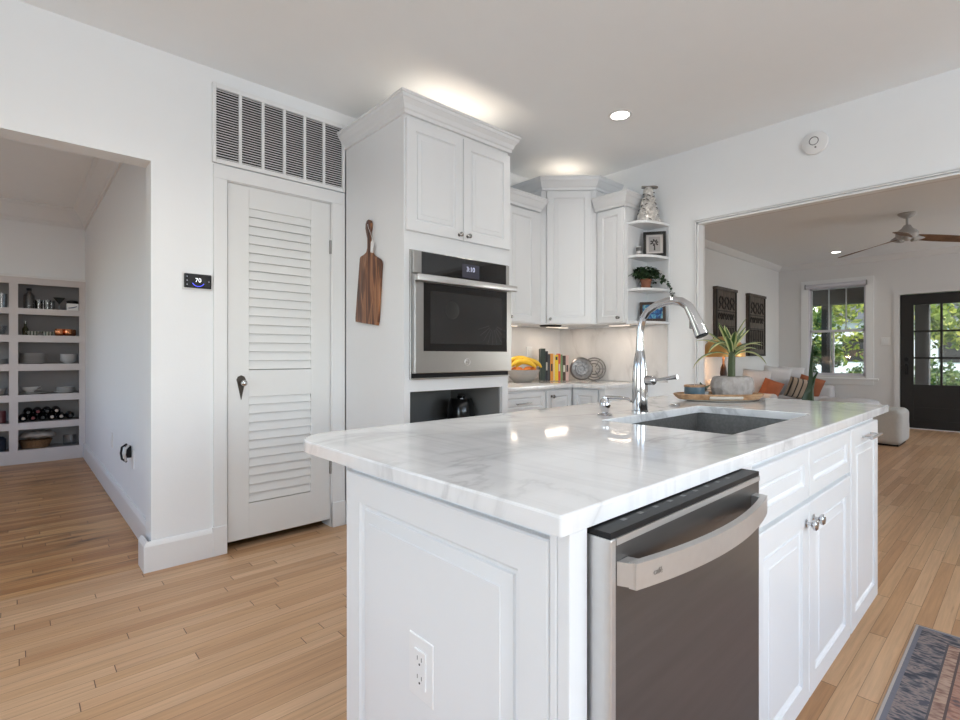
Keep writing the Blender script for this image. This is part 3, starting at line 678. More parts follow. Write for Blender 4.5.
Mp = frame_m((3.868, 2.69, 1.018), (.55, -.83, 0), (-.83, -.55, .12))
m = MB()
for r in (.100, .078, .05): m.tube([Mp @ Vector((r * math.cos(2 * PI * i / 32), r * math.sin(2 * PI * i / 32), 0)) for i in range(33)], .006, 8)
for i in range(6): m.tube([Mp @ Vector((r * math.cos(PI * i / 3), r * math.sin(PI * i / 3), 0)) for r in (.02, .1)], .004, 6)
m.build('ring_frame', principled('pewter', (.4, .4, .4)), pl, 50)
# wall outlet on splash
wo = root('wall_outlet', 'pale outlet plate on the marble backsplash behind the cookbooks', 'outlet', (3.50, YW - .012, 1.13))
MB().box(3.46, 3.54, YW - .018, YW - .0125, 1.10, 1.22, .002).build('plate', WHITEP, wo)
MB().box(3.483, 3.517, YW - .021, YW - .017, 1.125, 1.195, .002).build('receptacle', TRIM, wo)

# ---- things on end shelves
st = root('figurine', 'silver and white sculpted figurine with a flat headdress on the top end shelf', 'figurine', (3.80, 2.12, 2.216))
rs_ = random.Random(3); m = MB()
m.lathe([(0, 0), (.082, 0), (.085, .02), (.072, .06), (.06, .11), (.048, .16), (.040, .19), (.030, .205), (.028, .215), (.037, .225), (.042, .25), (.036, .275), (.02, .29), (0, .293)], (3.80, 2.12, 2.216), 28)
for i in range(70):
    a = rs_.uniform(0, 2 * PI); z = rs_.uniform(.01, .20); r = .084 - z * .22
    m.sphere((3.80 + r * math.cos(a), 2.12 + r * math.sin(a), 2.216 + z), rs_.uniform(.008, .018), (1, 1, .6 + rs_.random()), None, 10, 6)
SILV = principled('silver_white_glaze', (.62, .60, .57), .3, .3, noise=.6, nscale=60)
m.build('body', SILV, st, 50)
m = MB()
for i in range(34):
    a = rs_.uniform(0, 2 * PI); z = rs_.uniform(.02, .26); r = .090 - z * .20
    p = Vector((3.80 + r * math.cos(a), 2.12 + r * math.sin(a), 2.216 + z)); q = p + Vector((-math.sin(a), math.cos(a), 0)) * .022 + Vector((0, 0, rs_.uniform(-.02, .02)))
    m.tube([p, (p + q) / 2 + Vector((math.cos(a), math.sin(a), 0)) * .006, q], .0032, 6)
m.build('dark_tracery', principled('dark_pewter', (.05, .045, .04), .5), st, 50)
m = MB(); m.prism([(-.055, -.01), (-.05, .018), (.02, .03), (.075, .026), (.08, 0), (.05, -.02), (0, -.012)], .286, .300, Matrix.Translation((3.80, 2.12, 2.216)) @ Matrix.Rotation(-.75, 4, 'Z')); m.build('headdress', principled('tarnished', (.25, .23, .21), .4, .5, noise=.3, nscale=50), st, 50)
def picture(name, lab, c, u, w_, h_, fcol, mats, tilt=.12):
    t = root(name, lab, 'picture frame', c); u = Vector(u).normalized(); n = Vector((u.y, -u.x, 0)); n = n if n.dot(Vector((-1, -1, 0))) > 0 else -n
    n2 = (n + Vector((0, 0, tilt))).normalized(); M = frame_m(Vector(c), u, n2); f = .022 if w_ > .12 else .015
    m = MB()
    for a, b, p, q in ((-w_ / 2, w_ / 2, 0, f), (-w_ / 2, w_ / 2, h_ - f, h_), (-w_ / 2, -w_ / 2 + f, f, h_ - f), (w_ / 2 - f, w_ / 2, f, h_ - f)):
        m.prism([(a, p), (b, p), (b, q), (a, q)], 0, .016, M)
    m.build('frame', fcol, t)
    MB().prism([(-w_ / 2 + .003, .003), (w_ / 2 - .003, .003), (w_ / 2 - .003, h_ - .003), (-w_ / 2 + .003, h_ - .003)], .0005, .004, M).build('artwork', mats[0], t)
    return t, M
FRB = principled('black_frame', (.012, .012, .012), .3)
t, M = picture('picture_frame', 'black framed small print of a tree on the second end shelf', (3.845, 2.088, 1.946), (.55, -.83, 0), .175, .205, FRB, (principled('print_paper', (.55, .52, .50), .7),))
m = MB(); m.prism([(-.045, .04), (.045, .04), (.045, .165), (-.045, .165)], .005, .0055, M); m.build('mat_board', principled('print_grey', (.36, .34, .33), .8), t)
m = MB(); m.prism([(-.006, .05), (.006, .05), (.004, .10), (-.004, .10)], .006, .0068, M)
for i in range(14):
    a = i * .9; r = .012 + .0016 * i; x, y = r * math.cos(a), .118 + r * math.sin(a) * .8; m.prism([(x - .007, y - .006), (x + .007, y - .005), (x + .005, y + .007), (x - .006, y + .006)], .006, .0068, M)
m.build('tree_drawing', principled('ink', (.05, .045, .045), .8), t)
# tin can
cn = root('tin_can', 'small silver and black can left of the tree print', 'can', (3.735, 2.165, 1.946))
MB().cyl((3.735, 2.165, 1.946), (3.735, 2.165, 2.015), .022).build('body', principled('can_label', (.10, .10, .10), .4), cn, 40)
MB().cyl((3.735, 2.165, 2.0145), (3.735, 2.165, 2.022), .0225).build('rim', BSTEEL, cn, 40); MB().cyl((3.735, 2.165, 1.965), (3.735, 2.165, 1.985), .0226).build('label_band', BSTEEL, cn, 40)
# potted ivy
iv = root('potted_ivy', 'trailing green ivy in a terracotta pot on the third end shelf', 'plant', (3.80, 2.12, 1.681))
MB().lathe([(0, 0), (.032, 0), (.042, .06), (.046, .062), (.046, .075), (.042, .075), (.04, .065), (0, .06)], (3.775, 2.125, 1.681), 24).build('pot', TERRA, iv, 40)
def leaf_bm(bm, p, d, up, L, W, bend=0.3, n=3):
    d = d.normalized(); s_ = d.cross(up); s_ = s_.normalized() if s_.length > 1e-4 else Vector((1, 0, 0)); nn = s_.cross(d)
    rows = [(0, .1), (.3, .9), (.6, .8), (1, .02)]; prev = None
    for t_, ww in rows:
        c = p + d * L * t_ - nn * bend * L * t_ * t_
        a = bm.verts.new(c + s_ * W * ww * .5 + nn * W * .12 * ww); b_ = bm.verts.new(c); e = bm.verts.new(c - s_ * W * ww * .5 + nn * W * .12 * ww)
        if prev: bm.faces.new((prev[0], a, b_, prev[1])); bm.faces.new((prev[1], b_, e, prev[2]))
        prev = (a, b_, e)
m = MB(); ms = MB()
cen = Vector((3.775, 2.125, 1.76))
for i in range(64):
    a = rs_.uniform(0, 2 * PI); L = rs_.uniform(.06, .15); hz = rs_.uniform(.02, .09)
    e = Vector((max(3.64, min(3.925, cen.x + L * 1.05 * math.cos(a))), max(2.0, min(2.20, cen.y + L * math.sin(a))), cen.z + hz - L * rs_.uniform(0, .5)))
    mid = (cen + e) / 2 + Vector((0, 0, .05)); ms.tube([cen, mid, e], .0014, 5)
    for k in range(6):
        f_ = rs_.uniform(.35, 1.05); q = cen.lerp(mid, min(1, f_ * 2)) if f_ < .5 else mid.lerp(e, (f_ - .5) * 2)
        dd = Vector((rs_.uniform(-1, 1), rs_.uniform(-1, 1), rs_.uniform(-.7, .4))); 
        q.x = min(q.x, 3.915); q.y = min(q.y, 2.185)
        leaf_bm(m.bm, q, dd, Vector((0, 0, 1)), rs_.uniform(.028, .042), rs_.uniform(.024, .034))
tr = [Vector((3.80, 2.06, 1.79)), Vector((3.89, 2.02, 1.76)), Vector((3.915, 1.985, 1.70)), Vector((3.925, 1.975, 1.64)), Vector((3.925, 1.970, 1.58))]
ms.tube(tr, .0015, 5)
for i in range(46):
    f_ = rs_.uniform(0, 3.99); k = int(f_); q = tr[k].lerp(tr[k + 1], f_ - k)
    dd = Vector((rs_.uniform(-1, .3), rs_.uniform(-1, 1), rs_.uniform(-1, .2))); leaf_bm(m.bm, q, dd, Vector((0, 0, 1)), rs_.uniform(.02, .034), rs_.uniform(.018, .026))
m.build('leaves', LEAF, iv); ms.build('stems', STEM, iv)
# blue picture, bottom shelf
def blue_mat():
    m = bpy.data.materials.new('blue_abstract_print'); m.use_nodes = True; N = NT(m); tc = N.n('ShaderNodeTexCoord')
    n = N.n('ShaderNodeTexNoise'); n.inputs['Scale'].default_value = 22; n.inputs['Distortion'].default_value = 1.5; N.l(tc.outputs['Object'], n.inputs[0])
    N.l(N.ramp(n.outputs[0], [(.35, (.01, .03, .10)), (.5, (.02, .12, .35)), (.58, (.10, .35, .45)), (.68, (.45, .55, .50))]), N.b.inputs['Base Color']); N.b.inputs['Roughness'].default_value = .3; return m
picture('picture_frame', 'dark framed blue picture on the lowest end shelf behind the faucet', (3.835, 2.10, 1.4165), (.55, -.83, 0), .20, .16, principled('brown_frame', (.035, .018, .01), .4), (blue_mat(),))

# ================================================================== ISLAND
isl = root('kitchen_island', 'white panelled kitchen island cabinet run with raised panel doors', 'island', (1.66, .8, 0))
m = MB(); m.box(.601, .634, .470, 1.115, .0, .884); m.box(1.226, 2.735, .470, 1.115, .10, .66); m.box(1.226, 1.44, .470, 1.115, .66, .884); m.box(2.33, 2.735, .470, 1.115, .66, .884); m.box(1.44, 2.33, .470, .54, .66, .884)
m.box(1.44, 2.33, 1.08, 1.115, .66, .884); m.box(.634, 1.226, 1.09, 1.115, 0, .884); m.box(1.226, 2.735, .545, 1.115, 0, .10)
m.build('body', CAB, isl)
m = MB(); m.box(.586, .629, .449, .472, .0, .884, .002); m.build('face_frame', CAB, isl)
MB().box(1.227, 1.300, .455, .4715, .1, .884, .002).build('face_frame', CAB, isl)
MB().rdoor((.601, 1.112, .02), (0, -1, 0), 1.112 - .488, .845, (-1, 0, 0), .016, .062).build('end_panel', CAB, isl, 30)
m = MB(); m.box(.585, .601, .4725, .486, .0, .884, .002); m.build('corner_stile', CAB, isl)
def cup(parent, p): return knob(parent, p, (0, -1, 0), .016, CHROME)
g = (0, -1, 0); yb = .472
a = MB().rdoor((1.304, yb, .715), (1, 0, 0), .440, .150, g, .020, .042).build('drawer', CAB, isl, 30)
a = MB().rdoor((1.748, yb, .715), (1, 0, 0), .498, .150, g, .020, .042).build('drawer', CAB, isl, 30)
a = MB().rdoor((1.304, yb, .115), (1, 0, 0), .440, .586, g, .020, .062).build('door', CAB, isl, 30); cup(a, (1.712, yb - .02, .648))
a = MB().rdoor((1.748, yb, .115), (1, 0, 0), .498, .586, g, .020, .062).build('door', CAB, isl, 30); cup(a, (1.785, yb - .02, .648))
a = MB().rdoor((2.262, yb, .115), (1, 0, 0), .468, .750, g, .020, .062).build('door', CAB, isl, 30)
m = MB(); m.cyl((2.42, yb - .052, .822), (2.60, yb - .052, .822), .006); m.cyl((2.44, yb - .052, .822), (2.44, yb - .018, .822), .0045); m.cyl((2.58, yb - .052, .822), (2.58, yb - .018, .822), .0045); m.build('handle', CHROME, a, 40)
# countertop with a sink cut-out
cx0, cx1, cy0, cy1 = .563, 2.935, .446, 1.405
hx0, hx1, hy0, hy1 = 1.500, 2.262, .580, 1.015
bm = bmesh.new()
def corner(cx, cy, r, a0, n=8): return [(cx + r * math.cos(a0 + PI / 2 * i / n), cy + r * math.sin(a0 + PI / 2 * i / n)) for i in range(n + 1)]
outer = corner(cx0 + .006, cy0 + .006, .006, PI) + corner(cx1 - .006, cy0 + .006, .006, 1.5 * PI) + corner(cx1 - .10, cy1 - .10, .10, 0) + corner(cx0 + .13, cy1 - .13, .13, PI / 2, 14)
rr = .012
inner = corner(hx0 + rr, hy0 + rr, rr, PI, 4) + corner(hx1 - rr, hy0 + rr, rr, 1.5 * PI, 4) + corner(hx1 - rr, hy1 - rr, rr, 0, 4) + corner(hx0 + rr, hy1 - rr, rr, PI / 2, 4)
ez = .004
def loop(pts, z): return [bm.verts.new((x, y, z)) for x, y in pts]
def shrink(pts, d, sign=1):
    n = len(pts); out = []
    for i in range(n):
        p0, p1, p2 = Vector(pts[i - 1]), Vector(pts[i]), Vector(pts[(i + 1) % n]); t_ = (p2 - p0).normalized(); nn = Vector((-t_.y, t_.x)); q = p1 + nn * d * sign; out.append((q.x, q.y))
    return out
rings_o = [loop(outer, .885), loop(outer, .915 - ez), loop(shrink(outer, ez * .3), .915 - ez * .3), loop(shrink(outer, ez), .915)]
rings_i = [loop(inner, .885), loop(inner, .915 - .002), loop(shrink(inner, .002, -1), .915)]
for R in (rings_o, rings_i):
    for A, B in zip(R, R[1:]):
        n = len(A)
        for i in range(n): bm.faces.new((A[i], A[(i + 1) % n], B[(i + 1) % n], B[i]))
for A, B in ((rings_o[-1], rings_i[-1]), (rings_o[0], rings_i[0])):
    ed = []
    for L_ in (A, B):
        for i in range(len(L_)):
            e = bm.edges.get((L_[i], L_[(i + 1) % len(L_)])); ed.append(e)
    bmesh.ops.triangle_fill(bm, use_beauty=True, use_dissolve=False, edges=ed)
m = MB(); m.bm.free(); m.bm = bm
tag(m.build('countertop', MARBLE, None, 8), 'large polished white marble island top with rounded left corner and sink cut-out', 'countertop')
# sink basin
sk = root('kitchen_sink', 'rectangular undermount steel sink set in the marble island top', 'sink', (1.88, .8, .69))
sx0, sx1, sy0, sy1 = 1.490, 2.272, .570, 1.025
m = MB(); bz = .69
m.box(sx0 - .003, sx0, sy0 - .003, sy1 + .003, bz, .8845); m.box(sx1, sx1 + .003, sy0 - .003, sy1 + .003, bz, .8845); m.box(sx0, sx1, sy0 - .003, sy0, bz, .8845); m.box(sx0, sx1, sy1, sy1 + .003, bz, .8845); m.box(sx0 - .003, sx1 + .003, sy0 - .003, sy1 + .003, bz - .004, bz)
m.build('basin', SINKM, sk)
MB().lathe([(0, .001), (.02, .001), (.03, .004), (.045, .004), (.046, .001)], (1.95, .85, bz), 24).build('drain', CHROME, sk, 40)
# faucet
fx, fy = 1.84, 1.062
fa = root('kitchen_faucet', 'tall chrome gooseneck pull-down faucet behind the island sink', 'faucet', (fx, fy, .915))
MB().lathe([(0, 0), (.033, 0), (.033, .006), (.029, .008), (.030, .03), (.030, .10), (.0285, .16), (.024, .20), (.0185, .235), (.0165, .245), (0, .245)], (fx, fy, .915), 32).build('base', CHROME, fa, 50)
sp_ = [(0, 1.155), (0, 1.20), (-.002, 1.245), (-.012, 1.285), (-.035, 1.315), (-.07, 1.335), (-.11, 1.346), (-.14, 1.348), (-.17, 1.342), (-.195, 1.325), (-.21, 1.30)]
MB().tube([(fx, fy + a, b) for a, b in sp_], [.0165, .0145, .0140, .0140, .0140, .0142, .0150, .0160, .0165, .0168, .0168], 24).build('spout', CHROME, fa, 60)
sprp = [(-.198, 1.322), (-.216, 1.288), (-.234, 1.247), (-.248, 1.214)]
spr = MB().tube([(fx, fy + a, b) for a, b in sprp], [.0175, .0195, .0225, .0245], 24).build('spray_head', CHROME, fa, 60)
MB().tube([(fx, fy - .248, 1.2142), (fx, fy - .250, 1.210)], [.0225, .0215], 24).build('nozzle', BLACK, spr, 60)
MB().box(fx - .010, fx + .010, fy - .216, fy - .204, 1.238, 1.272, .003).build('spray_button', NICKEL, spr)
lv = MB(); lv.cyl((fx, fy - .024, 1.042), (fx, fy - .052, 1.042), .018); lv.sphere((fx, fy - .055, 1.042), .0185, (1, .8, 1))
lv.tube([(fx, fy - .055, 1.042), (fx, fy - .09, 1.048), (fx, fy - .125, 1.054), (fx, fy - .155, 1.059)], [.006, .0062, .0075, .0085], 12); lv.build('lever', CHROME, fa, 50)
# soap dispenser
sd = root('soap_dispenser', 'short chrome soap dispenser left of the island faucet', 'dispenser', (1.62, 1.078, .915))
MB().lathe([(0, 0), (.027, 0), (.028, .004), (.022, .008), (.012, .012), (.012, .018), (.019, .030), (.021, .045), (.017, .058), (.012, .066), (.0125, .073), (0, .075)], (1.62, 1.078, .915), 28).build('base', CHROME, sd, 45)
MB().tube([(1.62, 1.078, .984), (1.62, 1.055, .986), (1.62, 1.015, .987), (1.62, .985, .984), (1.62, .970, .976)], [.007, .0065, .006, .0055, .005], 12).build('spout', CHROME, sd, 50)
tag(MB().lathe([(0, 0), (.021, 0), (.022, .003), (.014, .006), (.013, .009), (0, .010)], (2.17, 1.082, .915), 24).build('air_switch', CHROME, None, 40), 'small chrome push button on the island right of the faucet', 'button')
# outlet on island end
ou = root('wall_outlet', 'white outlet plate on the end panel of the kitchen island', 'outlet', (.592, .805, .48))
xo = .592
MB().box(xo - .009, xo + .001, .768, .846, .468, .590, .002).build('plate', WHITEP, ou)
rc = MB().box(xo - .012, xo - .008, .789, .825, .493, .565, .001).build('receptacle', WHITEP, ou)
m = MB()
for zc in (.547, .511):
    m.box(xo - .0124, xo - .0119, .813, .8145, zc - .001, zc + .007); m.box(xo - .0124, xo - .0119, .7995, .801, zc - .001, zc + .007); m.cyl((xo - .0124, .807, zc - .008), (xo - .0119, .807, zc - .008), .0024, seg=10)
m.build('slots', DARK, rc)
# dishwasher
dw = root('dishwasher', 'stainless steel dishwasher with bowed bar handle built into the island', 'dishwasher', (.92, .8, .0))
MB().box(.650, 1.210, .475, 1.07, .09, .872).build('tub', DARK, dw)
MB().box(.6355, 1.223, .413, .466, .105, .872, .003).build('door', DSTEEL, dw)
MB().box(.6345, .6480, .4122, .466, .105, .8725, .002).build('edge_trim', BSTEEL, dw)
ct = MB().box(.6348, 1.2235, .4135, .466, .8725, .8822, .001).build('control_strip', BLACK, dw)
ICN = principled('faint_icons', (.10, .10, .10), .4)
for i in range(9): MB().box(.70 + i * .05, .712 + i * .05, .432, .440, .8821, .8825).build('icon', ICN, ct)
MB().box(.6485, 1.223, .4115, .4140, .862, .8725).build('top_edge', BSTEEL, dw)
def bow(x): t_ = (x - .926) / .267; return .357 + .030 * (t_ * t_)
hp = MB(); n = 20; R = []
for i in range(n + 1):
    x = .660 + (1.193 - .660) * i / n; y = bow(x); b_ = .012
    R.append([hp.bm.verts.new(q) for q in ((x, y, .801), (x, y, .839), (x, y + b_, .840), (x, y + b_, .800))])
for i in range(n):
    for k in range(4): hp.bm.faces.new((R[i][k], R[i + 1][k], R[i + 1][(k + 1) % 4], R[i][(k + 1) % 4]))
hp.bm.faces.new(R[0]); hp.bm.faces.new(R[-1][::-1])
hh = hp.build('handle', BSTEEL, dw, 40)
MB().prism([(.650, .4125), (.680, .4125), (.684, .397), (.661, .389)], .803, .838).build('bracket', BSTEEL, hh)
MB().prism([(1.203, .4125), (1.173, .4125), (1.169, .397), (1.192, .389)], .803, .838).build('bracket', BSTEEL, hh)
m = MB(); m.add(text_bm('café', .013, .0003), frame_m((.705, bow(.705) - .0006, .820), (1, -.17, 0), (-.17, -1, 0))); m.build('lettering', principled('engraved_lettering', (.40, .39, .38), .4, 1.), hh)
MB().box(.634, 1.22, .53, .56, .0, .1).build('kick_plate', DARK, dw)

# tray with decorations on the island's far end
RT = Vector((math.sin(YAW), -math.cos(YAW), 0)); FW = Vector((math.cos(YAW), math.sin(YAW), 0))
tc_ = Vector((2.581, 1.061, .915)); ang = math.atan2(RT.y, RT.x)
def at(a, b, z): return tc_ + RT * a + FW * b + Vector((0, 0, z))
ty = thing('wooden_tray', 'oval wooden tray with pale rim standing on the island', 'tray', tc_)
Msc = Matrix.Rotation(ang, 4, 'Z') @ Matrix.Diagonal((1.0, .52, 1, 1))
MB().lathe([(0, .004), (.13, .004), (.175, .014), (.195, .026), (.200, .030), (.205, .026), (.185, .008), (.15, 0), (0, 0)], tc_, 48, Msc).build('base', principled('pale_ceramic', (.50, .46, .40), .4), ty, 40)
rimp = MB().lathe([(.188, .020), (.205, .036), (.215, .038), (.222, .034), (.214, .024), (.196, .010), (.185, .012)], tc_, 48, Msc).build('rim', TRAYW, ty, 40)
m = MB()
for a0, a1 in ((-2.0, -1.25),):
    m.tube([tc_ + Msc @ Vector((.212 * math.cos(a0 + (a1 - a0) * i / 14), .212 * math.sin(a0 + (a1 - a0) * i / 14), .022)) for i in range(15)], .008, 8)
m.build('pale_band', principled('pale_ceramic', (.5, .46, .4)), ty, 50)
pp = at(.070, .0, .0095)
pt = thing('potted_dracaena', 'variegated spiky plant in a chunky grey concrete planter on the tray', 'plant', pp)
MB().lathe([(0, 0), (.078, 0), (.098, .02), (.110, .055), (.108, .085), (.098, .108), (.088, .112), (.062, .112), (.060, .085), (0, .08)], pp, 12, Matrix.Rotation(ang + .26, 4, 'Z') @ Matrix.Diagonal((1, .75, 1, 1))).build('planter', CONC, pt, 20)
m = MB()
for a, b in ((-.006, 0), (.009, .004), (.0, -.008)):
    q = pp + RT * (a - .004) + FW * b + Vector((0, 0, .08)); m.tube([q, q + Vector((0, 0, .08)), q + Vector((0, 0, .165)) + RT * .003], [.012, .011, .010], 10)
m.build('stem', STEM, pt, 50)
def blade(mb, p, d, L, W, droop, up0=.9):
    uvl = mb.bm.loops.layers.uv.verify(); n = 9; prev = None; d = d.normalized(); s_ = Vector((-d.y, d.x, 0)).normalized(); pos = Vector(p); th = up0
    for i in range(n + 1):
        t_ = i / n; ww = W * (.45 + .9 * t_) if t_ < .4 else W * .81 * (1 - ((t_ - .4) / .6) ** 2.2) + .0006
        dirv = (d * math.cos(th) + Vector((0, 0, 1)) * math.sin(th)); nn = dirv.cross(s_)
        row = [mb.bm.verts.new(pos + s_ * ww * k + nn * (-abs(k) * ww * .5)) for k in (-.5, 0, .5)]
        if prev:
            for j in (0, 1):
                f = mb.bm.faces.new((prev[j], prev[j + 1], row[j + 1], row[j]))
                for lp, uu in zip(f.loops, (j / 2, (j + 1) / 2, (j + 1) / 2, j / 2)): lp[uvl].uv = (uu, t_)
        prev = row; pos = pos + dirv * (L / n); th -= droop / n
m = MB(); ct_ = pp + Vector((0, 0, .235)) - RT * .002
for (a, L, up0, dr_) in ((PI, .21, .90, 1.3), (PI * .95, .23, .50, 1.9), (-2.6, .22, .75, 1.9), (2.4, .19, 1.2, .9), (1.57, .16, 1.35, .7), (.4, .17, 1.30, .8), (-.10, .205, .70, 2.1), (.1, .18, .75, 1.3), (-1.2, .17, .9, 1.5), (-1.9, .17, 1.2, 1.2), (1.0, .18, .9, 1.3), (-.7, .17, 1.1, 1.5), (3.6, .18, 1.25, .6), (2.0, .18, .8, 1.4), (2.9, .17, 1.15, .8), (-2.2, .19, 1.0, 1.1), (.2, .15, 1.15, .8), (-.4, .16, 1.35, .5), (PI * 1.04, .15, 1.3, .6)):
    d = RT * math.cos(a) + FW * math.sin(a); blade(m, ct_ + Vector((0, 0, random.uniform(-.03, .03))), d, L, .038, dr_, up0)
lv_ = m.build('leaves', VARIEG, pt, 60)
cu = thing('candle_cup', 'blue glazed ceramic candle cup at the left end of the tray', 'candle', at(-.122, -.01, .0085))
q = at(-.122, -.01, .0085)
MB().lathe([(0, 0), (.040, 0), (.047, .008), (.048, .06), (.048, .068), (.044, .070), (.042, .058), (0, .058)], q, 32).build('cup', BLUEG, cu, 40)
MB().lathe([(.0475, .060), (.0495, .062), (.0495, .070), (.046, .072), (.0445, .068)], q, 32).build('rim', TRAYW, cu, 40)
m = MB(); m.lathe([(0, .058), (.042, .058), (.03, .066), (0, .070)], q, 24); m.cyl(q + Vector((0, 0, .066)), q + Vector((0, 0, .080)), .0012, seg=6); m.build('wax', principled('wax', (.68, .58, .50), .6), cu, 40)
sm = thing('succulent', 'small dark leaved plant in a pale cup between candle and planter', 'plant', at(-.055, .045, .0085))
q = at(-.062, .035, .0085)
MB().lathe([(0, 0), (.022, 0), (.030, .035), (.027, .035), (0, .03)], q, 20).build('pot', PORC, sm, 40)
m = MB()
for (a, L, e) in ((.3, .065, .9), (2.8, .055, 1.0), (1.5, .06, 1.2), (-.6, .05, .6), (3.6, .07, .5), (.9, .05, .4), (2.2, .045, .8), (-1.5, .045, .7)):
    dd = RT * math.cos(a) * math.cos(e) + FW * math.sin(a) * math.cos(e) + Vector((0, 0, math.sin(e))); leaf_bm(m.bm, q + Vector((0, 0, .03)), dd, Vector((0, 0, 1)), L, .032, .25)
m.build('leaves', LEAF2, sm, 60)

# ================================================================== KITCHEN CEILING LIGHTS, ALARM
def downlight(x, y, z, lab, watts, colr=(1, .93, .84)):
    t = root('recessed_light', lab, 'light', (x, y, z))
    t['group'] = 'recessed ceiling lights'
    MB().lathe([(.058, -.001), (.062, -.006), (.078, -.006), (.082, 0), (.058, 0)], (x, y, z), 32).build('trim_ring', WHITEP, t, 40)
    MB().lathe([(0, -.003), (.060, -.003), (.060, -.001), (0, -.001)], (x, y, z), 32).build('diffuser', LEDM, t)
    light('downlight', 'SPOT', (x, y, z - .02), (0, 0, 0), watts, colr, .06, spot_size=math.radians(150), spot_blend=.9)
downlight(3.035, 1.90, H, 'round recessed ceiling light over the corner of the kitchen', 22)
downlight(9.42, 2.08, 2.75, 'round recessed ceiling light in the living room near the window', 14)
for x, y, wt, lab in ((.35, 1.95, 40, 'added recessed fill light before the louvred closet door, outside the picture'), (.3, -1.2, 42, 'added recessed fill light behind the photographer, outside the picture'), (3.0, -.9, 36, 'added recessed fill light near the living room opening, outside the picture'), (-1.4, .6, 13, 'added recessed fill light near the hall opening, outside the picture')):  # unseen fixtures added to brighten the kitchen
    downlight(x, y, H, lab, wt, (1, .96, .91))
al = root('smoke_alarm', 'round white smoke alarm high on the wall above the living room opening', 'alarm', (XR, .988, 2.56))
Ma = frame_m((XR, .988, 2.562), (0, -1, 0), (-1, 0, 0))
MB().lathe([(0, 0), (.072, 0), (.076, .006), (.074, .022), (.066, .028), (0, .030)], (0, 0, 0), 40, Ma).build('housing', WHITEP, al, 40)
m = MB(); m.tube([Ma @ Vector((-.004 + .026 * math.cos(2 * PI * i / 28), .010 + .026 * math.sin(2 * PI * i / 28), .0295)) for i in range(29)], .0028, 8); m.build('button_ring', principled('grey_ring', (.22, .22, .22), .5), al, 60)
MB().cyl(Ma @ Vector((.006, -.034, .028)), Ma @ Vector((.006, -.034, .031)), .006, seg=16).build('indicator', principled('grey_ring', (.2, .2, .2)), al, 40)

# ================================================================== RUG
def rug_mat():
    m = bpy.data.materials.new('faded_rug_weave'); m.use_nodes = True; N = NT(m)
    tc = N.n('ShaderNodeTexCoord'); sp = N.n('ShaderNodeSeparateXYZ'); N.l(tc.outputs['Object'], sp.inputs[0])
    dx = N.math('SUBTRACT', 1.1, N.math('ABSOLUTE', sp.outputs[0])); dy = N.math('SUBTRACT', .42, N.math('ABSOLUTE', sp.outputs[1])); dd = N.math('MINIMUM', dx, dy)
    mp = N.n('ShaderNodeMapping'); mp.inputs['Scale'].default_value = (70, 26, 1); N.l(tc.outputs['Object'], mp.inputs[0])
    n = N.n('ShaderNodeTexNoise'); n.inputs['Scale'].default_value = 1; n.inputs['Detail'].default_value = 4; N.l(mp.outputs[0], n.inputs[0])
    v = N.n('ShaderNodeTexVoronoi'); v.inputs['Scale'].default_value = 16; N.l(tc.outputs['Object'], v.inputs[0])
    field = N.ramp(N.math('ADD', N.math('MULTIPLY', n.outputs[0], .75), N.math('MULTIPLY', v.outputs[0], .35)), [(.36, (.05, .05, .065)), (.46, (.26, .12, .085)), (.55, (.40, .24, .18)), (.66, (.30, .15, .10)), (.74, (.16, .16, .18))])
    bord = N.ramp(N.math('ADD', N.math('MULTIPLY', n.outputs[0], .8), N.math('MULTIPLY', v.outputs[0], .3)), [(.42, (.045, .048, .062)), (.52, (.12, .115, .13)), (.62, (.28, .22, .20)), (.70, (.08, .08, .10))])
    strp = N.ramp(n.outputs[0], [(.35, (.20, .11, .09)), (.6, (.42, .29, .22))])
    def lt(x): return N.math('LESS_THAN', dd, x)
    col = field
    n5 = N.n('ShaderNodeTexNoise'); n5.inputs['Scale'].default_value = 4; n5.inputs['Detail'].default_value = 2; N.l(tc.outputs['Object'], n5.inputs[0])
    col = N.mix(N.math('MULTIPLY', n5.outputs[0], .5), col, (.34, .20, .16))
    col = N.mix(lt(.150), col, (.10, .07, .065)); col = N.mix(lt(.143), col, strp); col = N.mix(lt(.112), col, (.09, .08, .085)); col = N.mix(lt(.106), col, bord); col = N.mix(lt(.024), col, (.16, .16, .19)); col = N.mix(lt(.010), col, (.42, .37, .34))
    N.l(col, N.b.inputs['Base Color']); N.b.inputs['Roughness'].default_value = .95
    bp = N.n('ShaderNodeBump'); bp.inputs['Strength'].default_value = .6; bp.inputs['Distance'].default_value = .004; N.l(n.outputs[0], bp.inputs['Height']); N.l(bp.outputs[0], N.b.inputs['Normal']); return m
m = MB(); m.box(.60, 2.80, -.505, .335, .0005, .009, .003)
tag(m.build('runner_rug', rug_mat(), None, None, None, (1.70, -.085, 0)), 'faded rust and slate patterned rug on the floor beside the island', 'rug')

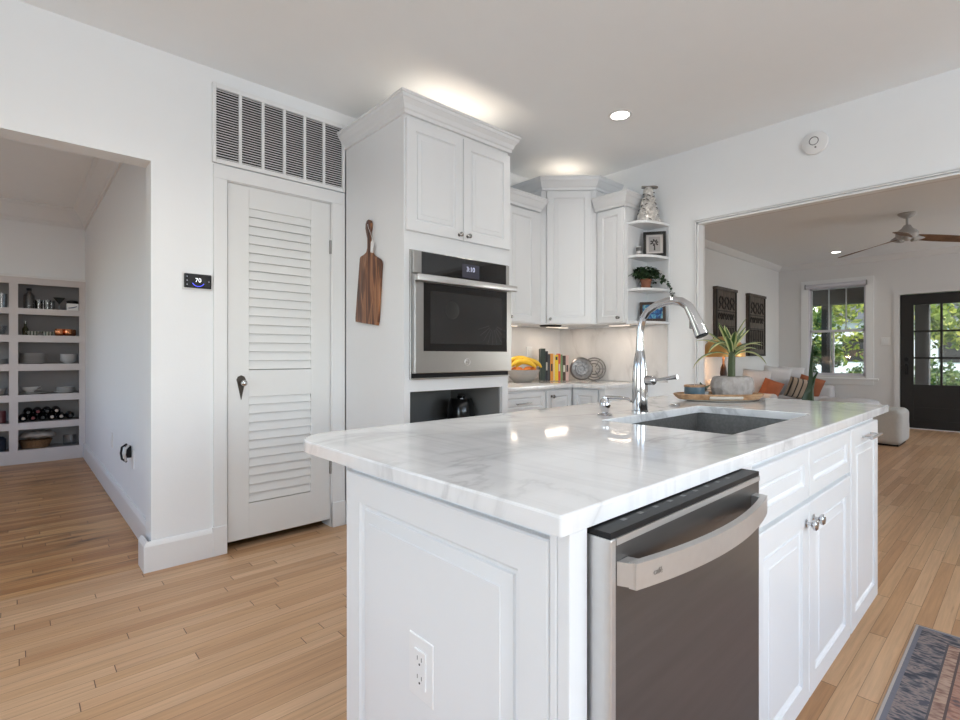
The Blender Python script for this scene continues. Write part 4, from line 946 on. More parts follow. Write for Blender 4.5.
# ================================================================== HALL PANTRY
ps = root('pantry_shelving', 'built-in pale pantry shelving with open compartments at the end of the hall', 'shelving', (-.3, 7.35, 0))
rails = [(0, .143), (.358, .431), (.652, .725), (.977, 1.05), (1.281, 1.355), (1.575, 1.638), (1.893, 1.962)]
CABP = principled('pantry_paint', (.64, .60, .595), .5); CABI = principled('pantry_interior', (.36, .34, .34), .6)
m = MB()
stl = [(.530, .584), (-.043, .027), (-.613, -.543), (-1.2, -1.113)]
for a, b in stl: m.box(a, b, 7.180, 7.200, 0, 1.962)
for a, b in rails: m.box(-1.2, .584, 7.181, 7.200, a, b)
m.build('face_frame', CABP, ps)
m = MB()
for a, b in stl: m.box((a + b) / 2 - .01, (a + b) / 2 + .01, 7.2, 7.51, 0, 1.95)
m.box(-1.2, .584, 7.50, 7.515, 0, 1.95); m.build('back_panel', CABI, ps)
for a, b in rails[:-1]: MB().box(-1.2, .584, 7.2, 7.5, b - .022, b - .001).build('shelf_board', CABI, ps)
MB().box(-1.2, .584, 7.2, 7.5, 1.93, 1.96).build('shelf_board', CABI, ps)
Z = [.142, .430, .724, 1.049, 1.354, 1.637]
PY = 7.31
# row 1 (top): glassware
t = root('glass_decanter', 'tall clear decanter with dark stopper on the top pantry shelf', 'bottle', (.115, PY, Z[5]))
MB().lathe([(0, 0), (.045, 0), (.048, .01), (.048, .15), (.02, .185), (.018, .2), (.015, .2), (.015, .18), (.042, .145), (.042, .01), (0, .008)], (.115, PY, Z[5]), 24).build('body', GLASSW, t, 40)
MB().lathe([(0, .2), (.02, .2), (.022, .225), (0, .228)], (.115, PY, Z[5]), 16).build('stopper', BLACK, t, 40)
g0 = MB().lathe([(0, 0), (.028, 0), (.034, .11), (.031, .11), (.026, .006), (0, .006)], (0, 0, 0), 20).build('drinking_glass', GLASSW, None, 40)
tag(g0, 'clear tumbler in the middle of the top pantry shelf', 'glass', 'clear tumblers on the top pantry shelf')
for i, (x, y) in enumerate(((.195, PY), (.235, PY + .07), (.265, PY), (.300, PY + .07), (.195, PY + .12))):
    c = g0 if i == 0 else g0.copy()
    if i: COL.objects.link(c)
    c.location = (x, y, Z[5])
t = root('martini_glass', 'martini glass with a dark rim between tumblers and white box', 'glass', (.365, PY, Z[5]))
MB().lathe([(0, 0), (.032, 0), (.030, .003), (.003, .006), (.003, .07), (0, .072)], (.365, PY, Z[5]), 20).build('stem', GLASSW, t, 40)
MB().lathe([(0, .07), (.052, .142), (.050, .142), (0, .074)], (.365, PY, Z[5]), 20).build('bowl', principled('smoked_glass', (.05, .055, .055), .15), t, 40)
t = root('storage_box', 'small white box with a dark blue mark at the right of the top pantry shelf', 'box', (.475, PY - .05, Z[5]))
MB().box(.425, .528, PY - .10, PY + .05, Z[5], Z[5] + .078, .002).build('carton', WHITEP, t)
m = MB(); m.prism([(.437, .030), (.470, .036), (.512, .050), (.515, .044), (.48, .028), (.440, .022)], 0, .001, Matrix.Translation((0, PY - .1005, Z[5])) @ Matrix(((1, 0, 0, 0), (0, 0, -1, 0), (0, 1, 0, 0), (0, 0, 0, 1)))); m.build('blue_mark', principled('navy_ink', (.03, .06, .15), .5), t)
tag(MB().lathe([(0, 0), (.05, 0), (.055, .03), (.03, .04), (0, .042)], (.478, PY, Z[5] + .079), 20).build('small_dish', BLACK, None, 40), 'small black dish resting on the white box in the pantry', 'dish')
# row 2
t = root('oil_bottle', 'small dark oil bottle at the left of the second pantry shelf', 'bottle', (.085, PY, Z[4]))
MB().lathe([(0, 0), (.025, 0), (.026, .07), (.010, .10), (.010, .13), (0, .13)], (.085, PY, Z[4]), 18).build('body', principled('olive_glass', (.06, .06, .03), .1), t, 40)
MB().lathe([(0, .13), (.011, .13), (.011, .15), (0, .15)], (.085, PY, Z[4]), 14).build('cap', NICKEL, t, 40)
spots = stripes('patterned_glaze', (.55, .52, .45), (.06, .08, .05), 38., 0, .35, .3)
for i, x in enumerate((.145, .270)):
    pb_ = tag(MB().lathe([(0, 0), (.03, 0), (.058, .035), (.060, .045), (.055, .045), (.028, .008), (0, .008)], (0, 0, 0), 24).build('patterned_bowl', spots, None, 40), ('patterned cream and green bowl beside the oil bottle' if i == 0 else 'patterned cream and green bowl left of the copper mugs'), 'bowl', 'patterned bowls on the second pantry shelf'); pb_.location = (x, PY - .03, Z[4])
mug = thing('copper_mug', 'shiny copper mug on the second pantry shelf, leftmost of three', 'mug', (0, 0, 0), 0, 'copper mugs on the second pantry shelf')
o1 = MB().lathe([(0, 0), (.030, 0), (.042, .02), (.044, .05), (.038, .078), (.036, .078), (.040, .05), (.038, .02), (0, .006)], (0, 0, 0), 24).build('cup', COPPER, mug, 40)
o2 = MB().tube([(.040, 0, .065), (.062, 0, .058), (.064, 0, .035), (.043, 0, .022)], .004, 8).build('handle', COPPER, mug, 50)
for i, x in enumerate((.365, .442, .512)):
    c = mug if i == 0 else copy_tree(mug); c.location = (min(x, .475) if i == 2 else x, PY - .04 + (.10 if i == 2 else 0), Z[4]); c.rotation_euler = (0, 0, -2.2 + i * .5)
    c['label'] = ('shiny copper mug on the second pantry shelf, leftmost of three', 'shiny copper mug on the second pantry shelf, middle of three', 'shiny copper mug on the second pantry shelf, rightmost of three')[i]
# row 3 plates, bowls
pl0 = MB().lathe([(0, 0), (.06, 0), (.115, .012), (.118, .016), (.06, .006), (0, .006)], (0, 0, 0), 32).build('plate', PORC, None, 40)
tag(pl0, 'white dinner plate in the tall stack on the third pantry shelf', 'plate', 'dinner plates stacked on the third pantry shelf')
for i in range(9):
    c = pl0 if i == 0 else pl0.copy()
    if i: COL.objects.link(c)
    c.location = (.155, PY + .0, Z[3] + i * .0125)
bo0 = MB().lathe([(0, 0), (.04, 0), (.07, .03), (.078, .045), (.074, .045), (.04, .008), (0, .008)], (0, 0, 0), 28).build('bowl', PORC, None, 40)
tag(bo0, 'white bowl in the nested stack at the right of the third pantry shelf', 'bowl', 'nested bowls on the third pantry shelf')
for i in range(5):
    c = bo0 if i == 0 else bo0.copy()
    if i: COL.objects.link(c)
    c.location = (.445, PY, Z[3] + i * .0155)
# row 4 serving dishes
t = root('gravy_boat', 'white gravy boat standing on a platter on the fourth pantry shelf', 'dish', (.12, PY, Z[2] + .02))
MB().lathe([(0, 0), (.03, 0), (.028, .012), (.05, .03), (.062, .06), (.058, .06), (.045, .03), (0, .018)], (.12, PY, Z[2] + .0175), 24, Matrix.Diagonal((1.2, .8, 1, 1))).build('body', PORC, t, 40)
MB().tube([(.19, PY, Z[2] + .07), (.215, PY, Z[2] + .085), (.22, PY, Z[2] + .05), (.185, PY, Z[2] + .045)], .005, 8).build('handle', PORC, t, 50)
tag(MB().lathe([(0, 0), (.08, 0), (.125, .012), (.128, .016), (.08, .006), (0, .006)], (.155, PY + .01, Z[2]), 32).build('platter', PORC, None, 40), 'round white platter under the gravy boat in the pantry', 'platter')
tag(MB().lathe([(0, 0), (.06, 0), (.10, .02), (.103, .024), (.06, .006), (0, .006)], (.405, PY - .01, Z[2]), 32).build('platter', PORC, None, 40), 'wide white serving platter at the right of the fourth pantry shelf', 'platter')
for i, r in enumerate((.085, .082, .080)):
    tag(MB().lathe([(0, 0), (.045, 0), (r, .028), (r + .003, .032), (.045, .007), (0, .007)], (.42, PY, Z[2] + .0085 + i * .0135), 28).build('serving_dish', PORC, None, 40), ('white serving dish on the right platter, bottom one', 'white serving dish on the right platter, middle one', 'white serving dish on the right platter, top one')[i], 'dish', 'serving dishes on the fourth pantry shelf')
# row 5 wine bottles lying
wb = thing('wine_bottle', '', 'bottle', (0, 0, 0), 0, 'wine bottles lying on the fifth pantry shelf')
WG = principled('dark_bottle_glass', (.012, .012, .014), .12)
MB().lathe([(0, 0), (.036, 0), (.037, .01), (.037, .17), (.014, .215), (.014, .262), (0, .262)], (0, 0, 0), 20, Matrix.Rotation(PI / 2, 4, 'X')).build('body', WG, wb, 40)
foil = MB().lathe([(0, .2625), (.0155, .2625), (.0155, .225), (.0145, .225)], (0, 0, 0), 16, Matrix.Rotation(PI / 2, 4, 'X')).build('foil_cap', principled('burgundy_foil', (.12, .02, .025), .3, .4), wb, 40)
WBL = ['left end of the lower row', 'second in the lower row', 'third in the lower row', 'fourth in the lower row', 'fifth in the lower row', 'right end of the lower row', 'left in the upper row', 'second in the upper row', 'third in the upper row', 'right in the upper row']
pos = [(.068 + .078 * i, .0) for i in range(6)] + [(.107 + .078 * i, .066) for i in range(4)]
foils = [principled('pale_foil', (.55, .48, .42), .4), principled('burgundy_foil', (.12, .02, .025)), principled('black_foil', (.02, .02, .02), .4)]
for i, (x, dz) in enumerate(pos):
    c = wb if i == 0 else copy_tree(wb); c.location = (x, 7.498, Z[4 - 3] + .038 + dz + .001)
    for ch_ in c.children:
        if ch_.name.startswith('foil'): ch_.material_slots[0].link = 'OBJECT'; ch_.material_slots[0].material = foils[(0, 1, 2, 0, 0, 2, 2, 1, 2, 0)[i]]
    c['label'] = 'dark wine bottle lying on the fifth pantry shelf, ' + WBL[i]
# row 6 basket
t = root('wicker_basket', 'brown wicker basket filled with pale cloth on the lowest pantry shelf', 'basket', (.20, PY, Z[0]))
MB().lathe([(0, 0), (.10, 0), (.125, .075), (.13, .085), (.122, .085), (.095, .008), (0, .008)], (.17, PY + .02, Z[0]), 32, Matrix.Diagonal((1.1, .8, 1, 1))).build('basket', WICK, t, 40)
m = MB(); m.sphere((.19, PY + .02, Z[0] + .135), .14, (1.1, .75, .28)); bmv = m.bm
for v_ in bmv.verts: v_.co.z += .012 * math.sin(v_.co.x * 60) * math.cos(v_.co.y * 45)
m.build('cloth', principled('linen_cloth', (.45, .40, .36), .9, noise=.1), t, 60)
tag(MB().lathe([(0, 0), (.05, 0), (.06, .02), (.06, .11), (.056, .11), (.055, .01), (0, .01)], (.455, PY, Z[0]), 24).build('storage_jar', GLASSW, None, 40), 'clear glass jar at the right of the lowest pantry shelf', 'jar')
# left bay, at the frame edge
tag(MB().lathe([(0, 0), (.04, 0), (.045, .15), (.042, .15), (.038, .006), (0, .006)], (-.10, PY, Z[5]), 20).build('glass_vase', GLASSW, None, 40), 'clear ribbed glass vase on the top shelf of the left pantry bay', 'vase')
tag(MB().lathe([(0, 0), (.03, 0), (.05, .05), (.055, .10), (.05, .10), (.028, .006), (0, .006)], (-.11, PY, Z[4]), 20).build('glass_bowl', GLASSW, None, 40), 'clear glass bowl on the second shelf of the left pantry bay', 'bowl')
for i in range(4):
    tag(MB().lathe([(0, 0), (.045, 0), (.075, .012), (.078, .016), (.045, .006), (0, .006)], (-.135, PY, Z[3] + i * .0135), 28).build('saucer', PORC, None, 40), 'white saucer in the stack on the third shelf of the left pantry bay', 'saucer', 'saucers in the left pantry bay')
tag(MB().lathe([(0, 0), (.06, 0), (.075, .06), (.078, .08), (.073, .08), (.055, .008), (0, .008)], (-.14, PY, Z[2]), 28).build('mixing_bowl', GREYBOWL, None, 40), 'grey mixing bowl on the fourth shelf of the left pantry bay', 'bowl')
tag(MB().lathe([(0, 0), (.04, 0), (.04, .12), (.034, .13), (0, .13)], (-.105, PY, Z[1]), 24).build('canister', principled('dark_red_tin', (.10, .02, .025), .4), None, 40), 'dark red canister on the fifth shelf of the left pantry bay', 'canister')
tag(MB().lathe([(0, 0), (.055, 0), (.06, .12), (.03, .15), (0, .15)], (-.12, PY, Z[0]), 24).build('stock_jug', principled('dark_blue_enamel', (.02, .03, .05), .3), None, 40), 'dark enamel jug on the lowest shelf of the left pantry bay', 'jug')
# hall outlet, charger
t = root('wall_outlet', 'white outlet plate low on the hall wall nearer the pantry', 'outlet', (.585, 5.06, .40))
MB().box(.579, .586, 5.02, 5.10, .395, .515, .002).build('plate', WHITEP, t); MB().box(.576, .5795, 5.043, 5.077, .42, .49, .001).build('receptacle', TRIM, t)
t = root('wall_outlet', 'white outlet plate low on the hall wall holding the black plug', 'outlet', (.585, 4.10, .40))
MB().box(.579, .586, 4.03, 4.11, .385, .505, .002).build('plate', WHITEP, t)
t = root('plug_adapter', 'black curved plug-in device on the hall wall outlet', 'plug', (.57, 4.13, .44))
MB().box(.545, .578, 4.085, 4.125, .455, .535, .006).build('housing', BLACK, t)
MB().tube([(.56, 4.15, .54), (.535, 4.165, .52), (.53, 4.17, .48), (.535, 4.165, .44), (.56, 4.15, .42)], .007, 10).build('loop', BLACK, t, 50)
MB().tube([(.56, 4.075, .54), (.540, 4.065, .52), (.535, 4.06, .48), (.545, 4.065, .44)], .008, 10).build('bright_side', BSTEEL, t, 50)

# ================================================================== LIVING ROOM
# window_1
wy0, wy1, wz0, wz1 = 1.86, 2.68, .80, 2.32
t = thing('window_1', None, None, (XF, 2.27, .8)); t['kind'] = 'structure'
m = MB(); m.box(XF - .022, XF, wy1, 2.79, .76, 2.44, .003); m.box(XF - .022, XF, 1.755, wy0, .76, 2.44, .003); m.box(XF - .022, XF, wy0, wy1, wz1, 2.44, .003)
m.box(XF - .05, XF + .0, 1.69, 2.85, .735, .765, .004); m.box(XF - .018, XF, 1.755, 2.79, .655, .735, .003); m.build('window_casing', TRIM, t)
m = MB(); SA = principled('sash_paint', (.62, .61, .66), .4); xs0, xs1 = XF + .03, XF + .07
mid = 1.56; f_ = .04
for (z0, z1, dx) in ((wz0, mid + .02, 0), (mid - .02, wz1, .03)):
    m.box(xs0 + dx, xs1 + dx, wy0, wy0 + f_, z0, z1); m.box(xs0 + dx, xs1 + dx, wy1 - f_, wy1, z0, z1); m.box(xs0 + dx, xs1 + dx, wy0, wy1, z0, z0 + f_); m.box(xs0 + dx, xs1 + dx, wy0, wy1, z1 - f_, z1)
for k in (1, 2):
    c = wy0 + f_ + (wy1 - wy0 - 2 * f_) * k / 3
    m.box(xs0 + .035, xs1 + .025, c - .008, c + .008, mid, wz1)
    if k == 1: pass
c = (wy0 + wy1) / 2 + .05; m.box(xs0 + .005, xs1, c - .012, c + .012, wz0, mid)
m.box(XF, XF + .14, wy0 - .001, wy0 + .012, wz0, wz1); m.box(XF, XF + .14, wy1 - .012, wy1 + .001, wz0, wz1); m.box(XF, XF + .14, wy0, wy1, wz1 - .012, wz1 + .001)
m.build('window_sash', SA, t)
MB().box(XF + .052, XF + .056, wy0 + .03, wy1 - .03, wz0 + .03, wz1 - .03).build('pane', PANE, t)
t = root('roller_blind', 'rolled-up pale blind cassette at the top of the living room window', 'blind', (XF, 2.27, 2.28))
m = MB(); m.cyl((XF - .05, 1.845, 2.335), (XF - .05, 2.705, 2.335), .036); m.build('roll', principled('blind_fabric', (.60, .59, .64), .6), t, 40)
m = MB(); m.box(XF - .09, XF - .022, 1.838, 1.845, 2.295, 2.375); m.box(XF - .09, XF - .022, 2.705, 2.712, 2.295, 2.375); m.build('bracket', NICKEL, t)
# light switch
t = root('light_switch', 'white double light switch between the living room window and black door', 'switch', (XF, 1.62, 1.31))
MB().box(XF - .007, XF, 1.545, 1.665, 1.31, 1.43, .002).build('plate', WHITEP, t)
for c in (1.582, 1.628): MB().box(XF - .012, XF - .006, c - .016, c + .016, 1.337, 1.403, .002).build('rocker', TRIM, t)
# front door (black, 3x3 panes)
t = thing('door_2', None, None, (XF, .94, 0)); t['kind'] = 'structure'
d0, d1 = .455, 1.425; xd0, xd1 = XF + .01, XF + .055
m = MB()
gy0, gy1, gz0, gz1 = .62, 1.262, .69, 1.925
m.box(xd0, xd1, d0, gy0, .012, 2.09); m.box(xd0, xd1, gy1, d1, .012, 2.09); m.box(xd0, xd1, gy0, gy1, gz1, 2.09); m.box(xd0, xd1, gy0, gy1, .012, .14); m.box(xd0, xd1, gy0, gy1, .56, gz0)
m.box(xd0 + .012, xd1, gy0, gy1, .14, .56)
for z in (.33,): m.box(xd0 + .004, xd0 + .014, gy0, gy1, z - .01, z + .01)
m.build('door_frame', BLKDOOR, t)
m = MB()
c = (gy0 + gy1) / 2; m.box(xd0 + .002, xd1 - .002, c - .014, c + .014, gz0, gz1)
for k in (1, 2): z = gz0 + (gz1 - gz0) * k / 3; m.box(xd0 + .002, xd1 - .002, gy0, gy1, z - .014, z + .014)
m.build('muntins', BLKDOOR, t)
MB().box(xd0 + .018, xd0 + .022, gy0, gy1, gz0, gz1).build('pane', PANE, t)
m = MB(); m.cyl((xd0, 1.345, 1.08), (xd0 - .012, 1.345, 1.08), .03); m.box(xd0 - .01, xd0, 1.322, 1.368, .84, 1.02, .004); m.tube([(xd0, 1.345, .99), (xd0 - .05, 1.345, .98), (xd0 - .055, 1.345, .92), (xd0 - .01, 1.345, .86)], .008, 8); m.sphere((xd0 - .04, 1.345, 1.0), .022)
m.build('door_handle', BLACK, t, 40)
m = MB(); m.box(XF - .019, XF, 1.428, 1.50, 0, 2.17); m.box(XF - .019, XF, .38, .452, 0, 2.17); m.box(XF - .019, XF, .452, 1.428, 2.10, 2.17); m.box(XF, XF + .14, .44, 1.43, 0, .014)
struct('trim_7', m, LWALL)
# wooden signs
for (x0, x1, lab) in ((7.48, 8.22, 'dark carved wooden wall plaque nearer the kitchen opening'), (8.72, 9.46, 'dark carved wooden wall plaque nearer the living room window')):
    t = root('wall_sign', lab, 'sign', (x0, 3.15, 1.13)); t['group'] = 'carved wall plaques in the living room'
    m = MB(); m.box(x0, x1, 3.105, 3.148, 1.13, 2.13); m.box(x0 - .01, x1 + .01, 3.085, 3.148, 2.105, 2.145); m.build('board', SIGNW, t)
    m = MB()
    cx, w_ = (x0 + x1) / 2, (x1 - x0)
    m.box(x0, x0 + .04, 3.095, 3.106, 1.13, 2.105); m.box(x1 - .04, x1, 3.095, 3.106, 1.13, 2.105); m.box(x0, x1, 3.095, 3.106, 1.13, 1.165)
    for j in range(3):
        for i in range(6):
            px = x0 + .12 + i * .1; pz = 1.86 + j * .06
            M = Matrix.Translation((px, 3.1, pz)) @ Matrix.Rotation(PI / 4 if (i + j) % 2 else -PI / 4, 4, 'Y')
            b = bmesh.new(); bmesh.ops.create_cube(b, size=1); b.transform(M @ Matrix.Diagonal((.075, .012, .018, 1))); m.add(b)
    for (z0, z1) in ((1.66, 1.78), (1.24, 1.56)):
        m.box(x0 + .07, x1 - .07, 3.097, 3.106, z1 + .012, z1 + .024)
        for i in range(7):
            px = x0 + .10 + i * .085
            if z1 - z0 < .2:
                m.tube([(px + .028 * math.cos(2 * PI * q / 10), 3.100, (z0 + z1) / 2 + .045 * math.sin(2 * PI * q / 10)) for q in range(11 if i % 2 else 8)], .007, 5)
            else:
                m.box(px - .008, px + .008, 3.095, 3.106, z0, z1)
                if i % 2: m.box(px - .008, px + .055, 3.095, 3.106, (z0 + z1) / 2 - .01, (z0 + z1) / 2 + .01)
                else: m.box(px - .025, px + .03, 3.095, 3.106, z1 - .02, z1)
    m.build('carving', SIGNL, t)
# sofa
sf = root('sofa', 'white slipcovered sofa under the wall plaques in the living room', 'sofa', (8.7, 2.7, 0))
m = MB(); m.box(7.15, 10.2, 2.30, 3.10, .06, .34, .03); m.build('base', SOFA, sf)
m = MB(); m.box(7.15, 10.2, 2.93, 3.12, .30, .80, .05, 3); m.build('backrest', SOFA, sf, 40)
for a, b in ((7.12, 7.40), (9.95, 10.22)): MB().box(a, b, 2.26, 3.08, .10, .635, .05, 3).build('arm', SOFA, sf, 40)
for a, b in ((7.41, 8.25), (8.26, 9.10), (9.11, 9.94)): MB().box(a, b, 2.28, 2.95, .33, .47, .04, 3).build('seat_cushion', SOFA, sf, 40)
for a in (7.2, 10.1):
    for b in (2.36, 3.02): MB().cyl((a, b, 0), (a, b, .07), .025).build('leg', BARK, sf)
def pillow(name, lab, c, w_, th, rz, tilt, mat, group=None, roll=0.):
    m = MB(); N_ = 14; vs = {}
    for sgn in (1, -1):
        for i in range(N_ + 1):
            for j in range(N_ + 1):
                u_, v_ = i / N_ * 2 - 1, j / N_ * 2 - 1; edge = i in (0, N_) or j in (0, N_)
                if edge and sgn == -1: vs[(sgn, i, j)] = vs[(1, i, j)]; continue
                puff = th / 2 * ((1 - u_ ** 4) * (1 - v_ ** 4)) ** .6; pin = 1 - .07 * (1 - max(abs(u_), abs(v_)) * 0) * (1 - abs(u_ * v_)) * (abs(u_) ** 6 + abs(v_) ** 6) / 2
                vs[(sgn, i, j)] = m.bm.verts.new((u_ * w_ / 2 * pin, sgn * puff, v_ * w_ / 2 * pin))
    for sgn in (1, -1):
        for i in range(N_):
            for j in range(N_): m.bm.faces.new([vs[(sgn, i + a, j + b)] for a, b in ((0, 0), (1, 0), (1, 1), (0, 1))])
    M = Matrix.Rotation(rz, 4, 'Z') @ Matrix.Rotation(tilt, 4, 'X') @ Matrix.Rotation(roll, 4, 'Y'); 
    o = m.build(name, mat, None, 60); o.matrix_world = Matrix.Translation(c) @ M
    return tag(o, lab, 'cushion', group)
G = 'throw cushions on the white sofa'
pillow('throw_cushion', 'white cushion at the lamp end of the sofa glowing warm', (8.07, 2.78, .73), .40, .17, -.85, .15, CUSHW, G, .1)
pillow('throw_cushion', 'tall white cushion in the middle of the sofa back', (8.90, 2.77, .75), .42, .17, -.85, .15, CUSHW, G, .15)
pillow('throw_cushion', 'tall white cushion at the window end of the sofa back', (9.63, 2.78, .74), .42, .17, -.85, .15, CUSHW, G, .08)
pillow('throw_cushion', 'rust cushion leaning near the lamp end of the sofa', (8.00, 2.55, .655), .27, .13, -1.0, .2, RUST, G, .35)
pillow('throw_cushion', 'striped tan and black cushion at the front of the sofa', (8.93, 2.46, .63), .33, .14, -1.0, .3, STRIPE, G, .25)
pillow('throw_cushion', 'rust cushion below the living room window by the sofa arm', (9.62, 2.49, .615), .36, .14, -1.15, .2, RUST, G, .3)
# lamp on a side table
t = root('side_table', 'small black side table at the kitchen end of the sofa', 'table', (6.85, 2.82, 0))
MB().box(6.60, 7.08, 2.60, 3.06, .58, .61, .004).build('tabletop', BLACK, t)
for a in (6.63, 7.05):
    for b in (2.63, 3.03): MB().box(a - .015, a + .015, b - .015, b + .015, 0, .58).build('leg', BLACK, t)
lx, ly = 6.98, 2.80
t = root('table_lamp', 'brass mushroom table lamp glowing at the end of the sofa', 'lamp', (lx, ly, .61))
prof = [(.262, 1.125)] + [(.262 * math.cos(a), 1.13 + .265 * math.sin(a) ** .8) for a in [PI / 2 * i / 12 for i in range(1, 12)]] + [(0, 1.395)]
prof2 = [(r * .985, z - .004) for r, z in prof[::-1]]
MB().lathe(prof + prof2 + [prof[0]], (lx, ly, 0), 40).build('lamp_shade', BRASS, t, 50)
MB().lathe([(0, .61), (.085, .61), (.088, .63), (.03, .65), (.022, .70), (.035, .80), (.045, .90), (.035, .98), (.015, 1.03), (.012, 1.16), (0, 1.16)], (lx, ly, 0), 28).build('base', principled('dark_bronze', (.035, .015, .008), .4), t, 40)
MB().sphere((lx, ly, 1.20), .05).build('bulb', principled('bulb_glow', (1, .9, .7), .4, emit=(1, .66, .36), estr=18), t, 60)
light('lamp_glow', 'POINT', (lx, ly, 1.13), (0, 0, 0), 14, (1, .62, .34), .05)
# pouf and round ottoman
def soft_box(name, lab, x0, x1, y0, y1, z0, z1, mat):
    m = MB(); m.box(x0, x1, y0, y1, z0, z1, .07, 5); rr_ = random.Random(5)
    bmesh.ops.subdivide_edges(m.bm, edges=m.bm.edges[:], cuts=2, use_grid_fill=True)
    for v_ in m.bm.verts:
        c = v_.co; k_ = .008 * math.sin(c.x * 21 + c.z * 17) * math.sin(c.y * 19 + c.z * 9)
        v_.co += Vector((k_, k_ * .7, k_ * .5 if c.z > z0 + .1 else 0))
    return m
t = root('pouf', 'large square grey linen pouf on the floor before the black door', 'pouf', (8.4, 1.40, 0))
soft_box('', '', 8.08, 8.70, 1.10, 1.72, .015, .455, POUF).build('cover', POUF, t, 60)
MB().box(8.12, 8.66, 1.14, 1.68, 0, .03).build('underside', BLACK, t)
tag(MB().lathe([(0, 0), (.34, 0), (.38, .05), (.39, .40), (.36, .465), (.30, .485), (0, .49)], (9.25, 1.88, 0), 40).build('round_ottoman', SOFA, None, 50), 'round white ottoman in front of the window end of the sofa', 'ottoman')
# snake plant
sp0 = Vector((5.75, 1.46, 0))
t = root('snake_plant', 'dark green snake plant standing behind the island before the sofa', 'plant', sp0)
MB().lathe([(0, 0), (.11, 0), (.15, .26), (.155, .30), (.14, .30), (.13, .26), (0, .26)], sp0, 28).build('pot', BLUEG, t, 40)
m = MB()
for (dx, dz, L, W) in ((.0, .25, .72, .10), (-.09, .25, .62, .07)):
    pass
def sblade(p0, p1, p2, W):
    prev = None; n = 10
    for i in range(n + 1):
        t_ = i / n; p = p0.lerp(p1, t_).lerp(p1.lerp(p2, t_), t_); ww = W * (1 if t_ < .5 else (1 - ((t_ - .5) / .5) ** 1.6)) + .002
        row = [m.bm.verts.new(p - RT * ww / 2 + FW * .01), m.bm.verts.new(p - FW * .012), m.bm.verts.new(p + RT * ww / 2 + FW * .01), m.bm.verts.new(p + FW * .008)]
        if prev:
            for k in range(4): m.bm.faces.new((prev[k], prev[(k + 1) % 4], row[(k + 1) % 4], row[k]))
        prev = row
    m.bm.faces.new(prev)
q = sp0 + Vector((0, 0, .25))
sblade(q - RT * .04, q - RT * .13 + Vector((0, 0, .38)), q + RT * .05 + Vector((0, 0, .73)), .115)
sblade(q + RT * .02, q - RT * .03 + Vector((0, 0, .5)), q + RT * .0 + Vector((0, 0, .99)), .055)
sblade(q - RT * .03, q + RT * .12 + Vector((0, 0, .25)), q + RT * .20 + Vector((0, 0, .42)), .06)
sblade(q, q - RT * .10 + Vector((0, 0, .25)), q - RT * .16 + Vector((0, 0, .40)), .06)
m.build('leaves', LEAF2, t, 60)
# ceiling fan
cf = root('ceiling_fan', 'ceiling fan with white motor and three wooden blades in the living room', 'fan', (7.45, .97, 2.75))
fc = (7.45, .97)
FG = principled('fan_white', (.42, .41, .40), .4)
MB().lathe([(0, 0), (.085, 0), (.085, -.012), (.06, -.035), (.028, -.055), (0, -.055)], (fc[0], fc[1], 2.749), 32).build('canopy', FG, cf, 40)
MB().cyl((fc[0], fc[1], 2.70), (fc[0], fc[1], 2.60), .012).build('downrod', FG, cf, 40)
MB().lathe([(0, .14), (.03, .135), (.05, .10), (.09, .07), (.105, .04), (.10, .01), (.07, -.02), (0, -.03)], (fc[0], fc[1], 2.48), 36).build('motor', FG, cf, 40)
for a in (math.radians(63), math.radians(183), math.radians(303)):
    m = MB(); rows = []; n = 14; d = Vector((math.cos(a), math.sin(a), 0)); s_ = Vector((-d.y, d.x, 0))
    for i in range(n + 1):
        t_ = i / n; r = .07 + .73 * t_; ww = .052 + .022 * math.sin(t_ * PI * .9) * (1 - t_) + .012 * t_
        if t_ > .9: ww *= (1 - (t_ - .9) * 5)
        tw_ = -.36 * (1 - t_ * .5); z = 2.475 - .08 * t_; c = Vector((fc[0], fc[1], z)) + d * r
        e = s_ * ww * math.cos(tw_) + Vector((0, 0, ww * math.sin(tw_))); th = Vector((0, 0, .006))
        rows.append([m.bm.verts.new(c - e), m.bm.verts.new(c + e), m.bm.verts.new(c + e + th), m.bm.verts.new(c - e + th)])
    for A, B in zip(rows, rows[1:]):
        for k in range(4): m.bm.faces.new((A[k], A[(k + 1) % 4], B[(k + 1) % 4], B[k]))
    m.bm.faces.new(rows[0]); m.bm.faces.new(rows[-1][::-1])
    bl = m.build('blade', FANW, cf, 40)
    m = MB(); m.tube([Vector((fc[0], fc[1], 2.475)) + d * r for r in (.05, .10, .17)], [.05, .04, .012], 12); m.build('blade_holder', FG, bl, 50)

# ================================================================== OUTSIDE
struct('ground', MB().box(10.45, 60, -30, 40, -.45, -.35), GRASS)
struct('floor_porch', MB().box(10.44, 12.9, -3.5, 5.5, -.35, -.03), PORCH)
m = MB(); m.box(10.44, 13.0, -3.5, 5.5, 2.50, 2.62); m.box(12.25, 12.55, -3.5, 5.5, 2.18, 2.50)
struct('ceiling_porch', m, PORCH)
PG = 'porch posts'
for y, w_, lab in ((2.90, .075, 'dark square porch post seen at the left of the window'), (1.39, .10, 'dark square porch post seen through the black door'), (-.6, .10, 'dark square porch post right of the black door'), (4.4, .09, 'dark square porch post beyond the left of the window')):
    t = root('porch_post', lab, 'post', (12.4, y, -.03), PG)
    MB().box(12.4 - w_, 12.4 + w_, y - w_, y + w_, -.03, 2.18, .004).build('shaft', PORCH, t); MB().box(12.4 - w_ - .03, 12.4 + w_ + .03, y - w_ - .03, y + w_ + .03, -.029, .12, .01).build('base', PORCH, t)
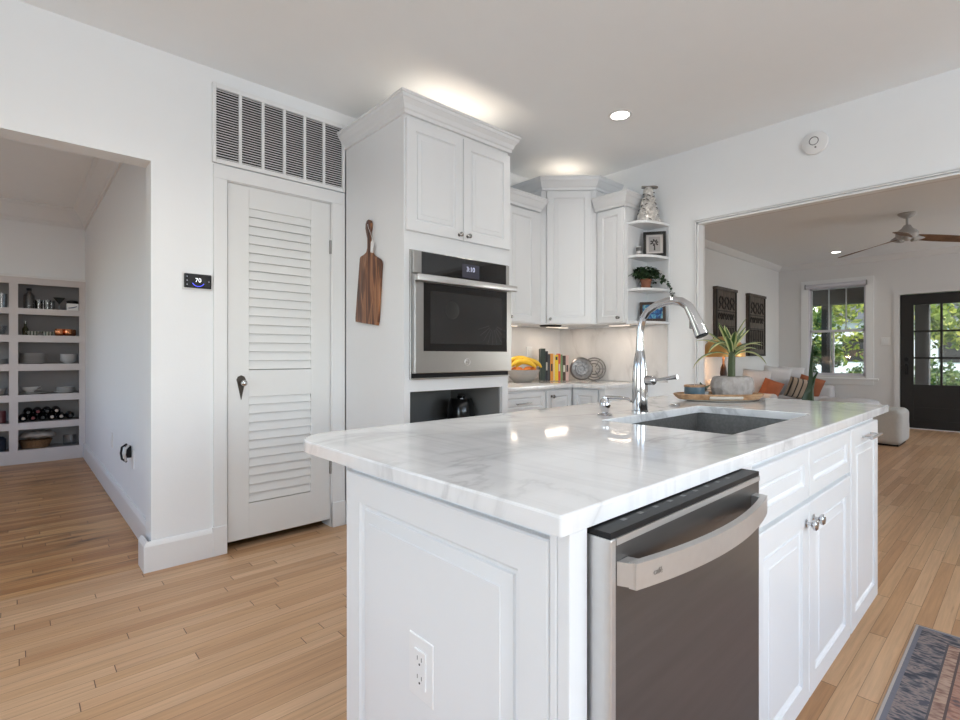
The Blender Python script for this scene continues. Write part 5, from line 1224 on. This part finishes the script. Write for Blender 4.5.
def tree(lab, x, y, h, r, n, mat, size, trunk=True, name='tree', zlow=.35):
    t = root(name, lab, 'tree' if trunk else 'shrub', (x, y, -.35)); rr_ = random.Random(int(x * 10 + y * 7)); m = MB()
    cl = [(x + rr_.uniform(-r, r) * .6, y + rr_.uniform(-r, r) * .7, -.35 + h * rr_.uniform(zlow, .95), r * rr_.uniform(.3, .55)) for _ in range(11)]
    for i in range(n):
        c = rr_.choice(cl); d = Vector((rr_.gauss(0, 1), rr_.gauss(0, 1), rr_.gauss(0, 1))).normalized() * c[3] * rr_.random() ** .4
        p = Vector(c[:3]) + d; p.z = max(p.z, -.3)
        u_ = Vector((rr_.uniform(-1, 1), rr_.uniform(-1, 1), rr_.uniform(-1, 1))).normalized(); v_ = u_.cross(Vector((rr_.uniform(-1, 1), rr_.uniform(-1, 1), rr_.uniform(-1, 1)))).normalized()
        s1 = size * rr_.uniform(.6, 1.3); s2 = s1 * .55
        m.bm.faces.new([m.bm.verts.new(p + q) for q in (-u_ * s1, v_ * s2, u_ * s1, -v_ * s2)])
    m.build('foliage', mat, t)
    if trunk:
        MB().tube([(x, y, -.35), (x + .08, y - .05, h * .35), (x - .05, y + .1, h * .75)], [.14, .11, .05], 10).build('trunk', BARK, t, 50)
        for k in range(3): MB().tube([(x + .05, y, h * (.3 + k * .12)), (cl[k][0], cl[k][1], cl[k][2])], [.05, .02], 8).build('branch', BARK, t, 50)
tree('yellow green leafy tree behind the porch post left of the window', 16.5, 6.3, 5.0, 1.6, 3400, TREEA, .10)
tree('yellow green leafy tree filling the middle of the window view', 18.5, 3.3, 5.2, 1.6, 3600, TREEA, .10)
tree('yellow green leafy tree seen through the upper panes of the black door', 17.0, 1.0, 5.0, 1.5, 4600, TREEA, .10)
tree('tall tree standing furthest back across the lawn', 26, 6.0, 9.0, 3.6, 5000, TREEA, .20)
tree('broad dark tree standing back to the right across the lawn', 25, -1.5, 8.0, 3.4, 5000, TREEB, .20)
tree('dark dense shrub beside the porch below the window left side', 14.6, 3.75, 2.7, .62, 2600, TREEB, .06, False, 'shrub', .3)
tree('low green shrub beside the porch below the window', 15.5, 2.6, 1.2, .8, 1800, TREEB, .06, False, 'shrub', .3)
tree('low green shrub seen through the lower panes of the black door', 15.0, 1.1, 1.3, .8, 1800, TREEB, .06, False, 'shrub', .3)
tree('dark hanging shrub close to the window outside on the left', 12.0, 3.35, 2.2, .38, 1500, TREEB, .05, False, 'shrub', .5)
hs = root('neighbour_house', 'white house with a grey roof across the street', 'house', (34, 4, -.35))
MB().box(34, 40, -3, 9, -.35, 3.0).build('walls', HOUSEW, hs)
MB().prism([(-3.6, 3.0), (9.6, 3.0), (3, 5.6)], 33.6, 40.4, Matrix(((0, 0, 1, 0), (1, 0, 0, 0), (0, 1, 0, 0), (0, 0, 0, 1)))).build('roof', HROOF, hs)
for y in (-1.5, 2, 6):
    MB().box(33.96, 34.0, y, y + 1.2, .8, 2.2).build('window', DARK, hs)
struct('road', MB().box(22, 30, -30, 40, -.36, -.34), ROADM)
